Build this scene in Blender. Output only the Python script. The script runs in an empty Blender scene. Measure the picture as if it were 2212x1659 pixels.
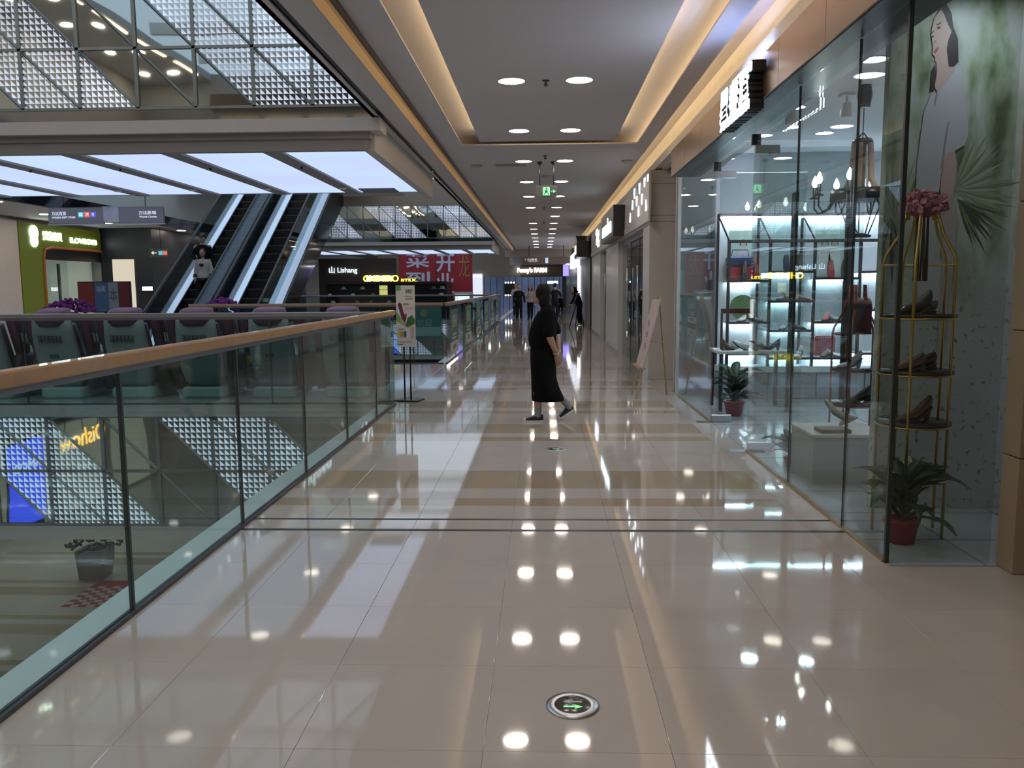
import bpy, math, random
from mathutils import Vector, Matrix
rnd = random.Random(7)
sc = bpy.context.scene
col = sc.collection
PI = math.pi
R = math.radians
# ------------------------------------------------------------------ camera
IW, IH, FPX = 2212, 1659, 1790.0
CAM = Vector((0, 0, 1.52))
def _axes(vp=(1172., 620.), roll=R(0.4)):
    d = Vector(((vp[0] - IW / 2) / FPX, -(vp[1] - IH / 2) / FPX, 1)).normalized()
    s, c = math.sin(roll), math.cos(roll)
    u = Vector((-s, c, -(-s * d[0] + c * d[1]) / d[2])).normalized()
    x = d.cross(u)
    if x[0] < 0: x = -x
    return x, d, u
AX, AY, AZ = _axes()
def ray(px, py):
    v = Vector(((px - IW / 2) / FPX, -(py - IH / 2) / FPX, 1))
    return Vector((AX.dot(v), AY.dot(v), AZ.dot(v)))
def PX(px, py, X=None, Y=None, Z=None):
    r = ray(px, py)
    t = (X - CAM.x) / r.x if X is not None else (Y - CAM.y) / r.y if Y is not None else (Z - CAM.z) / r.z
    return CAM + r * t
cam = bpy.data.objects.new('camera', bpy.data.cameras.new('camera'))
col.objects.link(cam)
rt = Vector((AX[0], AY[0], AZ[0])); up = Vector((AX[1], AY[1], AZ[1])); fw = Vector((AX[2], AY[2], AZ[2]))
m4 = Matrix((rt, up, -fw)).transposed().to_4x4(); m4.translation = CAM
cam.matrix_world = m4
cam.data.sensor_width = 36; cam.data.lens = 36 * FPX / IW
cam.data.clip_start = 0.05; cam.data.clip_end = 300
sc.camera = cam
# ------------------------------------------------------------------ world, exposure
w = bpy.data.worlds.new('sky'); sc.world = w; w.use_nodes = True
bg = w.node_tree.nodes['Background']
bg.inputs[0].default_value = (0.72, 0.86, 1.0, 1)      # overcast sky above the open atrium
bg.inputs[1].default_value = 0.68
vs = sc.view_settings
vs.view_transform = 'Standard'; vs.look = 'None'; vs.gamma = 1; vs.use_curve_mapping = False
vs.exposure = 0.5
sc.cycles.transparent_max_bounces = 24
sc.cycles.max_bounces = 7; sc.cycles.diffuse_bounces = 3; sc.cycles.glossy_bounces = 4
sc.cycles.use_denoising = True; sc.cycles.use_adaptive_sampling = True; sc.cycles.adaptive_threshold = .04
sc.cycles.sample_clamp_indirect = 6
# ------------------------------------------------------------------ materials
_M = {}
def nt(name):
    m = bpy.data.materials.new(name); m.use_nodes = True
    return m, m.node_tree, m.node_tree.nodes, m.node_tree.links
def mat(name, c=(.8, .8, .8), rough=.5, metal=0., emit=0., ec=None, var=.06, scale=6., coat=0., bump=0., spec=.5):
    if name in _M: return _M[name]
    m, t, n, l = nt(name)
    b = n['Principled BSDF']
    b.inputs['Roughness'].default_value = rough; b.inputs['Metallic'].default_value = metal
    b.inputs['Specular IOR Level'].default_value = spec
    b.inputs['Coat Weight'].default_value = coat
    if var > 0:
        tc = n.new('ShaderNodeTexCoord'); no = n.new('ShaderNodeTexNoise'); no.inputs['Scale'].default_value = scale
        no.inputs['Detail'].default_value = 3
        mx = n.new('ShaderNodeMixRGB'); mx.inputs[1].default_value = (*[x * (1 - var) for x in c], 1)
        mx.inputs[2].default_value = (*[min(1, x * (1 + var)) for x in c], 1)
        l.new(tc.outputs['Object'], no.inputs['Vector']); l.new(no.outputs['Fac'], mx.inputs[0]); l.new(mx.outputs[0], b.inputs['Base Color'])
        if bump:
            bp = n.new('ShaderNodeBump'); bp.inputs['Strength'].default_value = bump; bp.inputs['Distance'].default_value = .01
            l.new(no.outputs['Fac'], bp.inputs['Height']); l.new(bp.outputs[0], b.inputs['Normal'])
    else:
        b.inputs['Base Color'].default_value = (*c, 1)
    if emit:
        b.inputs['Emission Color'].default_value = (*(ec or c), 1); b.inputs['Emission Strength'].default_value = emit
    _M[name] = m
    return m
def glass(name, tint=(.8, .9, .88), f0=.04, rough=0.0, gain=1.0):
    if name in _M: return _M[name]
    m, t, n, l = nt(name)
    n.remove(n['Principled BSDF'])
    lw = n.new('ShaderNodeLayerWeight'); lw.inputs[0].default_value = .5
    p = n.new('ShaderNodeMath'); p.operation = 'POWER'; p.inputs[1].default_value = 5
    ma = n.new('ShaderNodeMath'); ma.operation = 'MULTIPLY_ADD'; ma.inputs[1].default_value = (1 - f0) * gain; ma.inputs[2].default_value = f0; ma.use_clamp = True
    tr = n.new('ShaderNodeBsdfTransparent'); tr.inputs[0].default_value = (*tint, 1)
    gl = n.new('ShaderNodeBsdfGlossy'); gl.inputs['Roughness'].default_value = rough
    mx = n.new('ShaderNodeMixShader')
    l.new(lw.outputs['Facing'], p.inputs[0]); l.new(p.outputs[0], ma.inputs[0]); l.new(ma.outputs[0], mx.inputs[0])
    l.new(tr.outputs[0], mx.inputs[1]); l.new(gl.outputs[0], mx.inputs[2]); l.new(mx.outputs[0], n['Material Output'].inputs[0])
    _M[name] = m
    return m
def emis(name, c, s):
    if name in _M: return _M[name]
    m, t, n, l = nt(name)
    n.remove(n['Principled BSDF'])
    e = n.new('ShaderNodeEmission'); e.inputs[0].default_value = (*c, 1); e.inputs[1].default_value = s
    l.new(e.outputs[0], n['Material Output'].inputs[0])
    _M[name] = m
    return m
def lum_panel(name, c, c2, s):
    # backlit translucent sheet: brightness drifts a little between the tubes behind it
    if name in _M: return _M[name]
    m, t, n, l = nt(name)
    n.remove(n['Principled BSDF'])
    e = n.new('ShaderNodeEmission'); e.inputs[1].default_value = s
    g = n.new('ShaderNodeNewGeometry'); no = n.new('ShaderNodeTexNoise'); no.inputs['Scale'].default_value = .5; no.inputs['Detail'].default_value = 1
    mx = n.new('ShaderNodeMixRGB'); mx.inputs[1].default_value = (*c, 1); mx.inputs[2].default_value = (*c2, 1)
    l.new(g.outputs['Position'], no.inputs['Vector']); l.new(no.outputs['Fac'], mx.inputs[0]); l.new(mx.outputs[0], e.inputs[0])
    l.new(e.outputs[0], n['Material Output'].inputs[0])
    _M[name] = m
    return m
def stone(name, c, rough=.06, var=.05, scale=3., c2=None):
    if name in _M: return _M[name]
    m, t, n, l = nt(name); b = n['Principled BSDF']
    g = n.new('ShaderNodeNewGeometry')
    no = n.new('ShaderNodeTexNoise'); no.inputs['Scale'].default_value = scale; no.inputs['Detail'].default_value = 8
    fi = n.new('ShaderNodeTexNoise'); fi.inputs['Scale'].default_value = 160; fi.inputs['Detail'].default_value = 2
    oi = n.new('ShaderNodeObjectInfo')
    ad = n.new('ShaderNodeMath'); ad.operation = 'MULTIPLY_ADD'; ad.inputs[1].default_value = .35
    a2 = n.new('ShaderNodeMath'); a2.operation = 'MULTIPLY_ADD'; a2.inputs[1].default_value = .35
    mx = n.new('ShaderNodeMixRGB')
    c2 = c2 or tuple(x * (1 - 2.2 * var) for x in c)
    mx.inputs[1].default_value = (*[min(1, x * (1 + var)) for x in c], 1); mx.inputs[2].default_value = (*c2, 1)
    l.new(g.outputs['Position'], no.inputs['Vector']); l.new(g.outputs['Position'], fi.inputs['Vector'])
    l.new(oi.outputs['Random'], ad.inputs[0]); l.new(no.outputs['Fac'], ad.inputs[2])
    l.new(fi.outputs['Fac'], a2.inputs[0]); l.new(ad.outputs[0], a2.inputs[2])
    sb = n.new('ShaderNodeMath'); sb.operation = 'SUBTRACT'; sb.inputs[1].default_value = .35; sb.use_clamp = True
    l.new(a2.outputs[0], sb.inputs[0]); l.new(sb.outputs[0], mx.inputs[0]); l.new(mx.outputs[0], b.inputs['Base Color'])
    w1 = n.new('ShaderNodeTexNoise'); w1.inputs['Scale'].default_value = 1.4
    bp = n.new('ShaderNodeBump'); bp.inputs['Strength'].default_value = .04; bp.inputs['Distance'].default_value = .02
    l.new(g.outputs['Position'], w1.inputs['Vector']); l.new(w1.outputs['Fac'], bp.inputs['Height']); l.new(bp.outputs[0], b.inputs['Normal'])
    b.inputs['Roughness'].default_value = rough; b.inputs['IOR'].default_value = 1.55
    if rough < .1: b.inputs['Coat Weight'].default_value = .22; b.inputs['Coat Roughness'].default_value = .035; b.inputs['Coat IOR'].default_value = 1.6
    _M[name] = m
    return m
def frit_glass(name, on):
    # mirror glass, with or without a printed grid of emissive white triangles
    if name in _M: return _M[name]
    m, t, n, l = nt(name); b = n['Principled BSDF']
    g = n.new('ShaderNodeNewGeometry')
    b.inputs['Metallic'].default_value = 1; b.inputs['Roughness'].default_value = .02
    b.inputs['Base Color'].default_value = (.42, .48, .48, 1)
    wv = n.new('ShaderNodeTexNoise'); wv.inputs['Scale'].default_value = .9; wv.inputs['Detail'].default_value = 1
    bp = n.new('ShaderNodeBump'); bp.inputs['Strength'].default_value = .14; bp.inputs['Distance'].default_value = .03
    l.new(g.outputs['Position'], wv.inputs['Vector']); l.new(wv.outputs['Fac'], bp.inputs['Height']); l.new(bp.outputs[0], b.inputs['Normal'])
    if on:
        sx = n.new('ShaderNodeSeparateXYZ'); l.new(g.outputs['Position'], sx.inputs[0])
        def mth(op, a, bb=None, cc=None):
            q = n.new('ShaderNodeMath'); q.operation = op
            for i, v in enumerate((a, bb, cc)):
                if v is None: continue
                if isinstance(v, (int, float)): q.inputs[i].default_value = v
                else: l.new(v, q.inputs[i])
            return q.outputs[0]
        fu = mth('FRACT', mth('MULTIPLY', mth('ADD', sx.outputs['X'], 20.15), 1 / .075))
        fv = mth('FRACT', mth('MULTIPLY', mth('ADD', sx.outputs['Z'], 20.18), 1 / .075))
        tri = mth('LESS_THAN', mth('ADD', fu, fv), 1.02)
        tri = mth('MULTIPLY', tri, mth('GREATER_THAN', fu, .05)); tri = mth('MULTIPLY', tri, mth('GREATER_THAN', fv, .05))
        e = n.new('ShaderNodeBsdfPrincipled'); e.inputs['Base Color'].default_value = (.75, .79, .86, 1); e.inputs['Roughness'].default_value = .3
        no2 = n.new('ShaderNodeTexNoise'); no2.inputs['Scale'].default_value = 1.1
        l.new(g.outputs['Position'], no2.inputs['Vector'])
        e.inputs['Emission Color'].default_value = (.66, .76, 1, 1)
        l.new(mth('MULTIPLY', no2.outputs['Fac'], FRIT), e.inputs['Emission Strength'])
        mx = n.new('ShaderNodeMixShader'); l.new(tri, mx.inputs[0]); l.new(b.outputs[0], mx.inputs[1]); l.new(e.outputs[0], mx.inputs[2])
        l.new(mx.outputs[0], n['Material Output'].inputs[0])
    _M[name] = m
    return m
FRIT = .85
# ------------------------------------------------------------------ mesh builder
ORG = {}
KIDS = {}
class MB:
    def __init__(s): s.v = []; s.f = []; s.sm = []; s.mi = []; s.cur = 0
    def add(s, vs_, fs, smooth=False):
        o = len(s.v); s.v += [tuple(p) for p in vs_]
        for f in fs: s.f.append(tuple(i + o for i in f)); s.sm.append(smooth); s.mi.append(s.cur)
        return s
    def box(s, x0, x1, y0, y1, z0, z1, M=None):
        x0, x1 = min(x0, x1), max(x0, x1); y0, y1 = min(y0, y1), max(y0, y1); z0, z1 = min(z0, z1), max(z0, z1)
        p = [Vector(q) for q in ((x0, y0, z0), (x1, y0, z0), (x1, y1, z0), (x0, y1, z0), (x0, y0, z1), (x1, y0, z1), (x1, y1, z1), (x0, y1, z1))]
        if M: p = [M @ q for q in p]
        return s.add(p, [(3, 2, 1, 0), (4, 5, 6, 7), (0, 1, 5, 4), (1, 2, 6, 5), (2, 3, 7, 6), (3, 0, 4, 7)])
    def bbox(s, x0, x1, y0, y1, z0, z1, b, M=None):
        # box with chamfered vertical and top edges
        ring = lambda i, z: [(x0 + i + b, y0 + i, z), (x1 - i - b, y0 + i, z), (x1 - i, y0 + i + b, z), (x1 - i, y1 - i - b, z), (x1 - i - b, y1 - i, z), (x0 + i + b, y1 - i, z), (x0 + i, y1 - i - b, z), (x0 + i, y0 + i + b, z)]
        rs = [ring(b, z0), ring(0, z0 + b), ring(0, z1 - b), ring(b, z1)]
        if M: rs = [[M @ Vector(p) for p in r] for r in rs]
        return s.loft(rs, smooth=False)
    def prism(s, poly, axis, a, b):
        n = len(poly)
        f = {'x': lambda p, t: (t, p[0], p[1]), 'y': lambda p, t: (p[0], t, p[1]), 'z': lambda p, t: (p[0], p[1], t)}[axis]
        vs_ = [f(p, a) for p in poly] + [f(p, b) for p in poly]
        fs = [tuple(range(n))[::-1], tuple(range(n, 2 * n))] + [(i, (i + 1) % n, n + (i + 1) % n, n + i) for i in range(n)]
        return s.add(vs_, fs)
    def loft(s, rings, caps=True, smooth=True, closed=True):
        n = len(rings[0]); vs_ = [p for r in rings for p in r]; fs = []
        for k in range(len(rings) - 1):
            for i in range(n if closed else n - 1):
                j = (i + 1) % n
                fs.append((k * n + i, k * n + j, (k + 1) * n + j, (k + 1) * n + i))
        s.add(vs_, fs, smooth)
        if caps and closed:
            o = len(s.v) - len(vs_); q = (len(rings) - 1) * n
            s.f += [tuple(o + i for i in range(n))[::-1], tuple(o + q + i for i in range(n))]; s.sm += [False, False]; s.mi += [s.cur] * 2
        return s
    def tube(s, pts, r, n=8, closed=False, smooth=True, flat=1.0):
        pts = [Vector(p) for p in pts]; N = len(pts)
        rr = r if isinstance(r, (list, tuple)) else [r] * N
        rings = []; nrm = None
        for i, p in enumerate(pts):
            a = pts[(i - 1) % N] if (i > 0 or closed) else p; b = pts[(i + 1) % N] if (i < N - 1 or closed) else p
            t = (b - a)
            t = t.normalized() if t.length > 1e-9 else Vector((0, 0, 1))
            if nrm is None:
                nrm = Vector((0, 0, 1)) if abs(t.z) < .9 else Vector((1, 0, 0))
            nrm = (nrm - t * nrm.dot(t)); nrm = nrm.normalized() if nrm.length > 1e-6 else t.orthogonal().normalized()
            bi = t.cross(nrm)
            rings.append([p + (nrm * math.cos(2 * PI * k / n) * flat + bi * math.sin(2 * PI * k / n)) * rr[i] for k in range(n)])
        if closed: rings.append(rings[0]); return s.loft(rings, caps=False, smooth=smooth)
        return s.loft(rings, smooth=smooth)
    def lathe(s, prof, c=(0, 0, 0), n=16, M=None, smooth=True):
        rings = []
        for r, z in prof:
            ring = [Vector((r * math.cos(2 * PI * k / n), r * math.sin(2 * PI * k / n), z)) for k in range(n)]
            if M: ring = [M @ p for p in ring]
            rings.append([p + Vector(c) for p in ring])
        return s.loft(rings, smooth=smooth)
    def ell(s, c, rad, n=12, m=8, M=None):
        prof = [(max(1e-4, math.sin(PI * k / m)), -math.cos(PI * k / m)) for k in range(m + 1)]
        rings = []
        for r, z in prof:
            ring = [Vector((r * math.cos(2 * PI * k / n) * rad[0], r * math.sin(2 * PI * k / n) * rad[1], z * rad[2])) for k in range(n)]
            if M: ring = [M @ p for p in ring]
            rings.append([p + Vector(c) for p in ring])
        return s.loft(rings)
    def mesh(s, name, mats, off=None):
        me = bpy.data.meshes.new(name)
        v = [(p[0] - off[0], p[1] - off[1], p[2] - off[2]) for p in s.v] if off else s.v
        me.from_pydata(v, [], s.f)
        me.polygons.foreach_set('use_smooth', s.sm); me.polygons.foreach_set('material_index', s.mi)
        for q in (mats if isinstance(mats, (list, tuple)) else [mats]): me.materials.append(q)
        me.update()
        return me
    def build(s, name, mats, parent=None, local=False, **kw):
        off = None if (local or parent is None) else ORG.get(parent)
        return link(name, s.mesh(name, mats, off), parent, **kw)
def link(name, data, parent=None, label=None, cat=None, group=None, kind=None, loc=None):
    o = bpy.data.objects.new(name, data); col.objects.link(o)
    if parent is not None: o.parent = parent; ORG[o] = ORG.get(parent); KIDS.setdefault(parent, []).append(o)
    if label: o['label'] = label
    if cat: o['category'] = cat
    if group: o['group'] = group
    if kind: o['kind'] = kind
    if loc is not None: o.location = loc
    return o
def thing(name, label, cat, loc=(0, 0, 0), rz=0, group=None, kind=None):
    o = link(name, None, None, label, cat, group, kind, loc)
    o.rotation_euler = (0, 0, rz); o.empty_display_size = .1
    ORG[o] = tuple(loc)
    return o
def struct(name, mb, m, label, cat, parent=None):
    return mb.build(name, m, parent, label=label, cat=cat, kind='structure')
def copy_tree(o, parent=None, **kw):
    c = o.copy(); col.objects.link(c); c.parent = parent
    ORG[c] = ORG.get(o)
    for k, v in kw.items(): c[{'cat': 'category'}.get(k, k)] = v
    for ch in [x for x in KIDS.get(o, [])]:
        copy_tree(ch, c)
    return c
def B(x0, x1, y0, y1, z0, z1): return MB().box(x0, x1, y0, y1, z0, z1)
FACE = {'-Y': ((1, 0, 0), (0, 0, 1), (0, -1, 0)), '-X': ((0, -1, 0), (0, 0, 1), (-1, 0, 0)), '+X': ((0, 1, 0), (0, 0, 1), (1, 0, 0)), '+Z': ((1, 0, 0), (0, 1, 0), (0, 0, 1)), '+Y': ((-1, 0, 0), (0, 0, 1), (0, 1, 0))}
def text(body, size, m, parent, loc, face='-Y', name='lettering', ext=.004, width=None, height=None, bold=0., align='CENTER', **kw):
    cu = bpy.data.curves.new('t', 'FONT'); cu.body = body; cu.size = size; cu.extrude = ext; cu.align_x = align; cu.align_y = 'CENTER'
    cu.offset = bold; cu.resolution_u = 3
    o = bpy.data.objects.new('t', cu)
    me = bpy.data.meshes.new_from_object(o)
    bpy.data.objects.remove(o); bpy.data.curves.remove(cu)
    xs = [v.co.x for v in me.vertices]; ys = [v.co.y for v in me.vertices]
    kx = width / (max(xs) - min(xs)) if width else 1; ky = height / (max(ys) - min(ys)) if height else (kx if width else 1)
    if height and not width: kx = ky
    cx = (max(xs) + min(xs)) / 2 if align == 'CENTER' else min(xs); cy = (max(ys) + min(ys)) / 2
    a, b, c = [Vector(q) for q in FACE[face]]
    off = Vector(ORG.get(parent) or (0, 0, 0)) if parent is not None else Vector((0, 0, 0))
    L = Vector(loc) - off
    for v in me.vertices:
        v.co = L + a * (v.co.x - cx) * kx + b * (v.co.y - cy) * ky + c * v.co.z
    me.materials.clear(); me.materials.append(m); me.name = name
    return link(name, me, parent, **kw)
# common materials
white = mat('white_paint', (.72, .70, .68), .5, var=.02)
ceilm = mat('ceiling_paint', (.53, .505, .515), .7, var=.02, scale=2)
fasc = mat('fascia_paint', (.49, .465, .455), .55, var=.03)
steel = mat('brushed_steel', (.55, .57, .6), .28, 1, var=.04)
dsteel = mat('dark_steel', (.06, .065, .07), .35, .8)
black = mat('black_paint', (.012, .012, .013), .35, var=.02)
bronze = mat('bronze_metal', (.24, .15, .09), .33, .85, var=.12, scale=2)
woodr = mat('oak_handrail', (.40, .235, .11), .38, var=.18, scale=14, coat=.3)
greyr = mat('grey_handrail', (.30, .29, .31), .35, .6)
gl_green = glass('green_balustrade_glass', (.78, .885, .875), .035)
gl_shop = glass('shop_glass', (.88, .93, .92), .05)
gl_thin = glass('clear_glass', (.9, .95, .95), .035)
jointm = mat('glass_joint', (.03, .04, .04), .4)
# ================================================================== SETTING
RX, LX, GX = -1.94, -2.15, 1.885          # balustrade line, slab edge, shop-front glass line
Y0, Y1 = -9.0, 60.0
BY0, BY1 = 10.75, 16.6                     # the near footbridge
CZ = 3.67                                  # corridor ceiling
F2F = 5.3
cream = stone('cream_marble', (.585, .535, .50), .045)
tan = stone('tan_marble', (.45, .365, .275), .05)
pale = stone('pale_marble', (.62, .60, .57), .07)
slabm = mat('slab_edge', (.62, .61, .58), .5)
fl = struct('floor', MB().box(LX, 8, Y0, Y1, -1.63, -.012), slabm, 'polished cream stone corridor floor with tan cross bands', 'floor')
# individual stone tiles
cols = [-1.92, -1.45, -.83, -.20, .42, 1.05, 1.66, GX]
rows = []
y = 5.05
pre = []
while y > -1.2: pre.append((y - .62, y, 'w')); y -= .62
rows += pre[::-1]
rows += [(5.05, 5.09, 's'), (5.09, 5.30, 'w'), (5.30, 5.33, 's'), (5.33, 5.66, 'w'), (5.66, 5.87, 't'), (5.87, 6.17, 'w'), (6.17, 6.78, 't'), (6.78, 7.45, 'w'), (7.45, 8.13, 'w'),
         (8.13, 8.36, 't'), (8.36, 8.56, 'w'), (8.56, 9.16, 't'), (9.16, 9.93, 'w'), (9.93, 10.15, 't'), (10.15, 10.42, 'w'), (10.42, 11.02, 't')]
y = 11.02
while y < 58:
    for d, k in ((.62, 'w'), (.62, 'w'), (.22, 't'), (.28, 'w'), (.62, 't')):
        rows.append((y, y + d, k)); y += d
tile_mesh = {}
ntile = 0
rest = MB()
seamm = [cream, tan]
for (a, b, k) in rows:
    if k == 's':
        struct('trim_1' if a < 5.2 else 'trim_2', B(RX + .02, GX, a, b, -.012, .001), dsteel, 'dark metal joint strip across the floor, %s of the pair' % ('nearer' if a < 5.2 else 'farther'), 'floor trim')
        continue
    cs = list(zip(cols[:-1], cols[1:]))
    if b < 4.5: cs = cs[:-1] + [(1.66, 2.28), (2.28, 2.90), (2.90, 3.52), (3.52, 4.14)]
    for (c0, c1) in cs:
        t = 1 if (k == 't' and c1 <= 1.67) else 0
        if ntile < 296 and b > 1.9 and (b < 17.0):
            key = (round(c1 - c0, 3), round(b - a, 3), t)
            if key not in tile_mesh:
                hw, hl = (c1 - c0) / 2 - .0006, (b - a) / 2 - .0006
                mb = MB(); e = .0008
                mb.loft([[(-hw, -hl, -.012), (hw, -hl, -.012), (hw, hl, -.012), (-hw, hl, -.012)], [(-hw, -hl, -e), (hw, -hl, -e), (hw, hl, -e), (-hw, hl, -e)],
                         [(-hw + e, -hl + e, 0), (hw - e, -hl + e, 0), (hw - e, hl - e, 0), (-hw + e, hl - e, 0)]], smooth=False)
                tile_mesh[key] = mb.mesh('floor_tile', seamm[t])
            o = link('floor_tile', tile_mesh[key], fl, loc=((c0 + c1) / 2, (a + b) / 2, 0)); ntile += 1
        else:
            rest.cur = t; rest.box(c0 + .001, c1 - .001, a + .001, b - .001, -.012, 0)
ledge = B(LX, RX - .02, Y0, BY0, -.012, -.002).box(LX, RX - .02, BY1, 38.9, -.012, -.002)
rest.build('floor_tile', [cream, tan], fl, kind='stuff')
ledge.build('edge_coping', mat('white_coping', (.75, .78, .76), .35, var=.03), fl)
# lower storey
low = struct('floor', B(-16, 8, Y0, Y1, -5.5, -5.3), pale, 'pale stone floor of the storey below, seen through the balustrade', 'floor')
for k in range(9):
    yy = 13.4 + k * 2.1
    B(-14, 1.5, yy, yy + .5, -5.3, -5.297).build('stone_band', tan, low)
    B(-14, 1.5, yy + .75, yy + .95, -5.3, -5.297).build('stone_band', tan, low)
gt = stone('grey_marble', (.36, .36, .36), .08)
for k in range(3):
    for j in range(3):
        q = .55; cx = -8.6 + (k + .5 * (j % 2)) * 1.1; cy = 12.4 + j * .55
        MB().prism([(cx - q, cy), (cx, cy - q), (cx + q, cy), (cx, cy + q)][0:3], 'z', -5.3, -5.296).build('floor_inlay', gt, low)
for k in range(16):  # lamps added to brighten the dark storey below
    MB().lathe([(.16, -.006), (.16, 0)], (0, 0, 0), 12).build('downlight', emis('added_lower_spot', (1.0, .88, .70), 40.0), None, label='added round downlight at slab height, brightening the storey below', cat='light', group='added lower storey lamps', loc=((-.6, -13.0)[k % 2], 2 + (k // 2) * 3.4, -1.635))
struct('wall_right', B(1.9, 2.1, Y0, Y1, -5.3, -1.63), mat('lower_wall', (.35, .33, .3), .5), 'dim shop wall of the storey below', 'wall')
# ---- corridor ceiling with light coves
YT0, YT1 = 1.0, 12.95                      # ends of the tray slot
cb = MB()
def board(x0, x1, y0, y1, z=CZ, t=.02): cb.box(x0, x1, y0, y1, z, z + t)
board(LX, -2.06, Y0, Y1); board(-2.06, -1.98, Y0, Y1, CZ + .05); board(-1.98, -1.73, Y0, Y1)
board(-1.54, -1.22, Y0, Y1); board(-1.22, 1.436, YT1, Y1); board(-1.22, 1.436, Y0, YT0)
board(-.93, 1.08, YT0 + .3, YT1 - .33); board(1.436, 1.65, Y0, Y1)
cb.box(LX, 8, Y0, Y1, 3.82, 4.0)           # slab soffit above the coves
cb.box(LX, LX + .05, Y0, BY0 - .02, CZ, 5.3).box(LX, LX + .05, BY1 + .02, 38.9, CZ, 5.3)
cb.box(-2.1, 8, Y0, Y1, 5.1, 5.28)
ce = struct('ceiling', cb, ceilm, 'grey-white plaster corridor ceiling with warm light coves', 'ceiling')
warm = emis('warm_led', (1.0, .70, .36), 13.0)
warm2 = emis('warm_led_trim', (1.0, .72, .42), 4.5)
cool = emis('cool_led', (.55, .62, 1.0), 3.0)
def led(x0, x1, y0, y1, z0=3.70, z1=3.715, m=warm): B(x0, x1, y0, y1, z0, z1).build('led_strip', m, ce)
led(-.915, -.905, YT0 + .5, YT1 - .5); led(1.055, 1.065, YT0 + .5, YT1 - .5); led(-.8, .95, YT1 - .36, YT1 - .35)
led(-1.52, -1.51, Y0, 50, m=warm2)
led(1.615, 1.625, Y0, 50, 3.70, 3.715)
tb = MB()
tb.box(-1.56, -1.53, Y0, 52, CZ - .05, CZ - .001)
tb.build('cove_trim', mat('brown_metal', (.16, .10, .055), .35, .8), ce)
B(-1.73, -1.725, Y0, 52, CZ, 3.82).box(-1.73, -1.54, Y0, 52, 3.795, 3.82).build('cove_lining', mat('cove_gold', (.50, .40, .27), .4, .5), ce)
B(-2.06, -1.98, Y0, 52, CZ + .03, CZ + .045).build('shadow_gap', black, ce)
# right-hand cove wall above the shop fronts
struct('wall_right', B(1.90, 2.0, Y0, 52, 3.36, 3.82).box(1.80, 1.90, Y0, 52, 3.38, 3.50), mat('cove_wall_paint', (.72, .68, .62), .6), 'cream bulkhead under the light cove above the shop fronts', 'wall')
# ---- stone pier at the right edge
pier = thing('stone_pier', 'beige stone-clad pier at the right edge, beside the glass corner', 'pillar', (2.46, 4.3, 0))
pm = stone('beige_stone', (.34, .265, .18), .35, .1, 1.2)
B(2.48, 3.5, 4.33, 4.47, 0, 3.32).build('core', mat('pier_joint', (.22, .18, .13), .8), pier)
z = 0
for h_ in (.62, .66, .66, .66, .75):
    MB().bbox(2.46, 3.5, 4.305, 4.46, z + .003, min(z + h_ - .003, 3.32), .003).build('stone_panel', pm, pier); z += h_
# ---- shoe shop shell
SF = mat('shop_floor_tile', (.42, .45, .48), .12, var=.05)
shopfl = struct('floor', B(GX, 6.5, 4.45, 11.9, -.012, .002), SF, 'grey polished floor inside the shoe shop', 'floor')
seam = MB()
for k in range(12): seam.box(GX, 6.5, 4.9 + k * .6, 4.906 + k * .6, .002, .0035)
for k in range(7): seam.box(2.4 + k * .6, 2.406 + k * .6, 4.45, 11.9, .002, .0035)
seam.build('tile_joint', mat('dark_joint', (.12, .13, .14), .6), shopfl)
shopc = mat('shop_ceiling', (.70, .73, .78), .7, var=.02)
struct('ceiling', B(1.95, 6.5, 4.4, 11.9, 3.34, 3.36), shopc, 'white plaster ceiling inside the shoe shop', 'ceiling')
shopw = mat('shop_wall', (.62, .66, .70), .6, var=.02)
struct('wall_back', B(GX + .02, 6.5, 11.85, 11.95, 0, 3.36), shopw, 'white back wall of the shoe shop behind the shelves', 'wall')
struct('wall_right', B(6.5, 6.6, 4.4, 11.95, 0, 3.36), shopw, 'white side wall deep inside the shoe shop', 'wall')
struct('wall_front', B(3.62, 6.5, 4.4, 4.5, 0, 3.36), shopw, 'plain wall beside the stone pier closing the shoe shop', 'wall')
# bronze fascia with the illuminated shop sign
fa = thing('shop_fascia', 'bronze metal fascia box above the shoe shop glass front', 'fascia', (1.72, 7.8, 2.97))
for k in range(7):
    a = 4.3 + k * 1.014
    B(1.72, 1.74, a + .003, a + 1.011, 2.97, 3.31).build('fascia_panel', bronze, fa)
B(1.74, 2.10, 4.5, 11.4, 2.965, 3.32).build('soffit_box', mat('dark_fascia_under', (.05, .06, .08), .3, .5), fa)
sg = thing('shop_sign', 'white lit channel letters with dark sides on bronze shop fascia', 'sign', (1.70, 7.25, 3.0))
sgw = emis('sign_white', (.82, .88, 1.0), 9.0)
for i, ch in enumerate('星春莲'):
    yc = 7.60 - i * .36
    text(ch, .3, [sgw][0], sg, (1.60, yc, 3.09), '-X', 'character', .004, .30, .27, .012)
    text(ch, .3, black, sg, (1.665, yc, 3.09), '-X', 'return_side', .055, .31, .28, .014)
text('XINGCHUNLIAN', .08, sgw, sg, (1.60, 7.22, 2.925), '-X', 'latin_lettering', .004, 1.02, .075, .004)
text('XINGCHUNLIAN', .08, black, sg, (1.665, 7.22, 2.925), '-X', 'return_side', .055, 1.03, .08, .005)
MB().lathe([(.035, -.004), (.035, .004)], (1.60, 6.68, 3.20), 12, Matrix.Rotation(R(90), 3, 'Y')).build('registered_dot', sgw, sg)
B(1.61, 1.715, 6.65, 6.71, 3.16, 3.24).build('return_side', black, sg)
halo = mat('blue_halo_led', (.2, .3, 1), .5, emit=45.0, ec=(.35, .5, 1.0))
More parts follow.
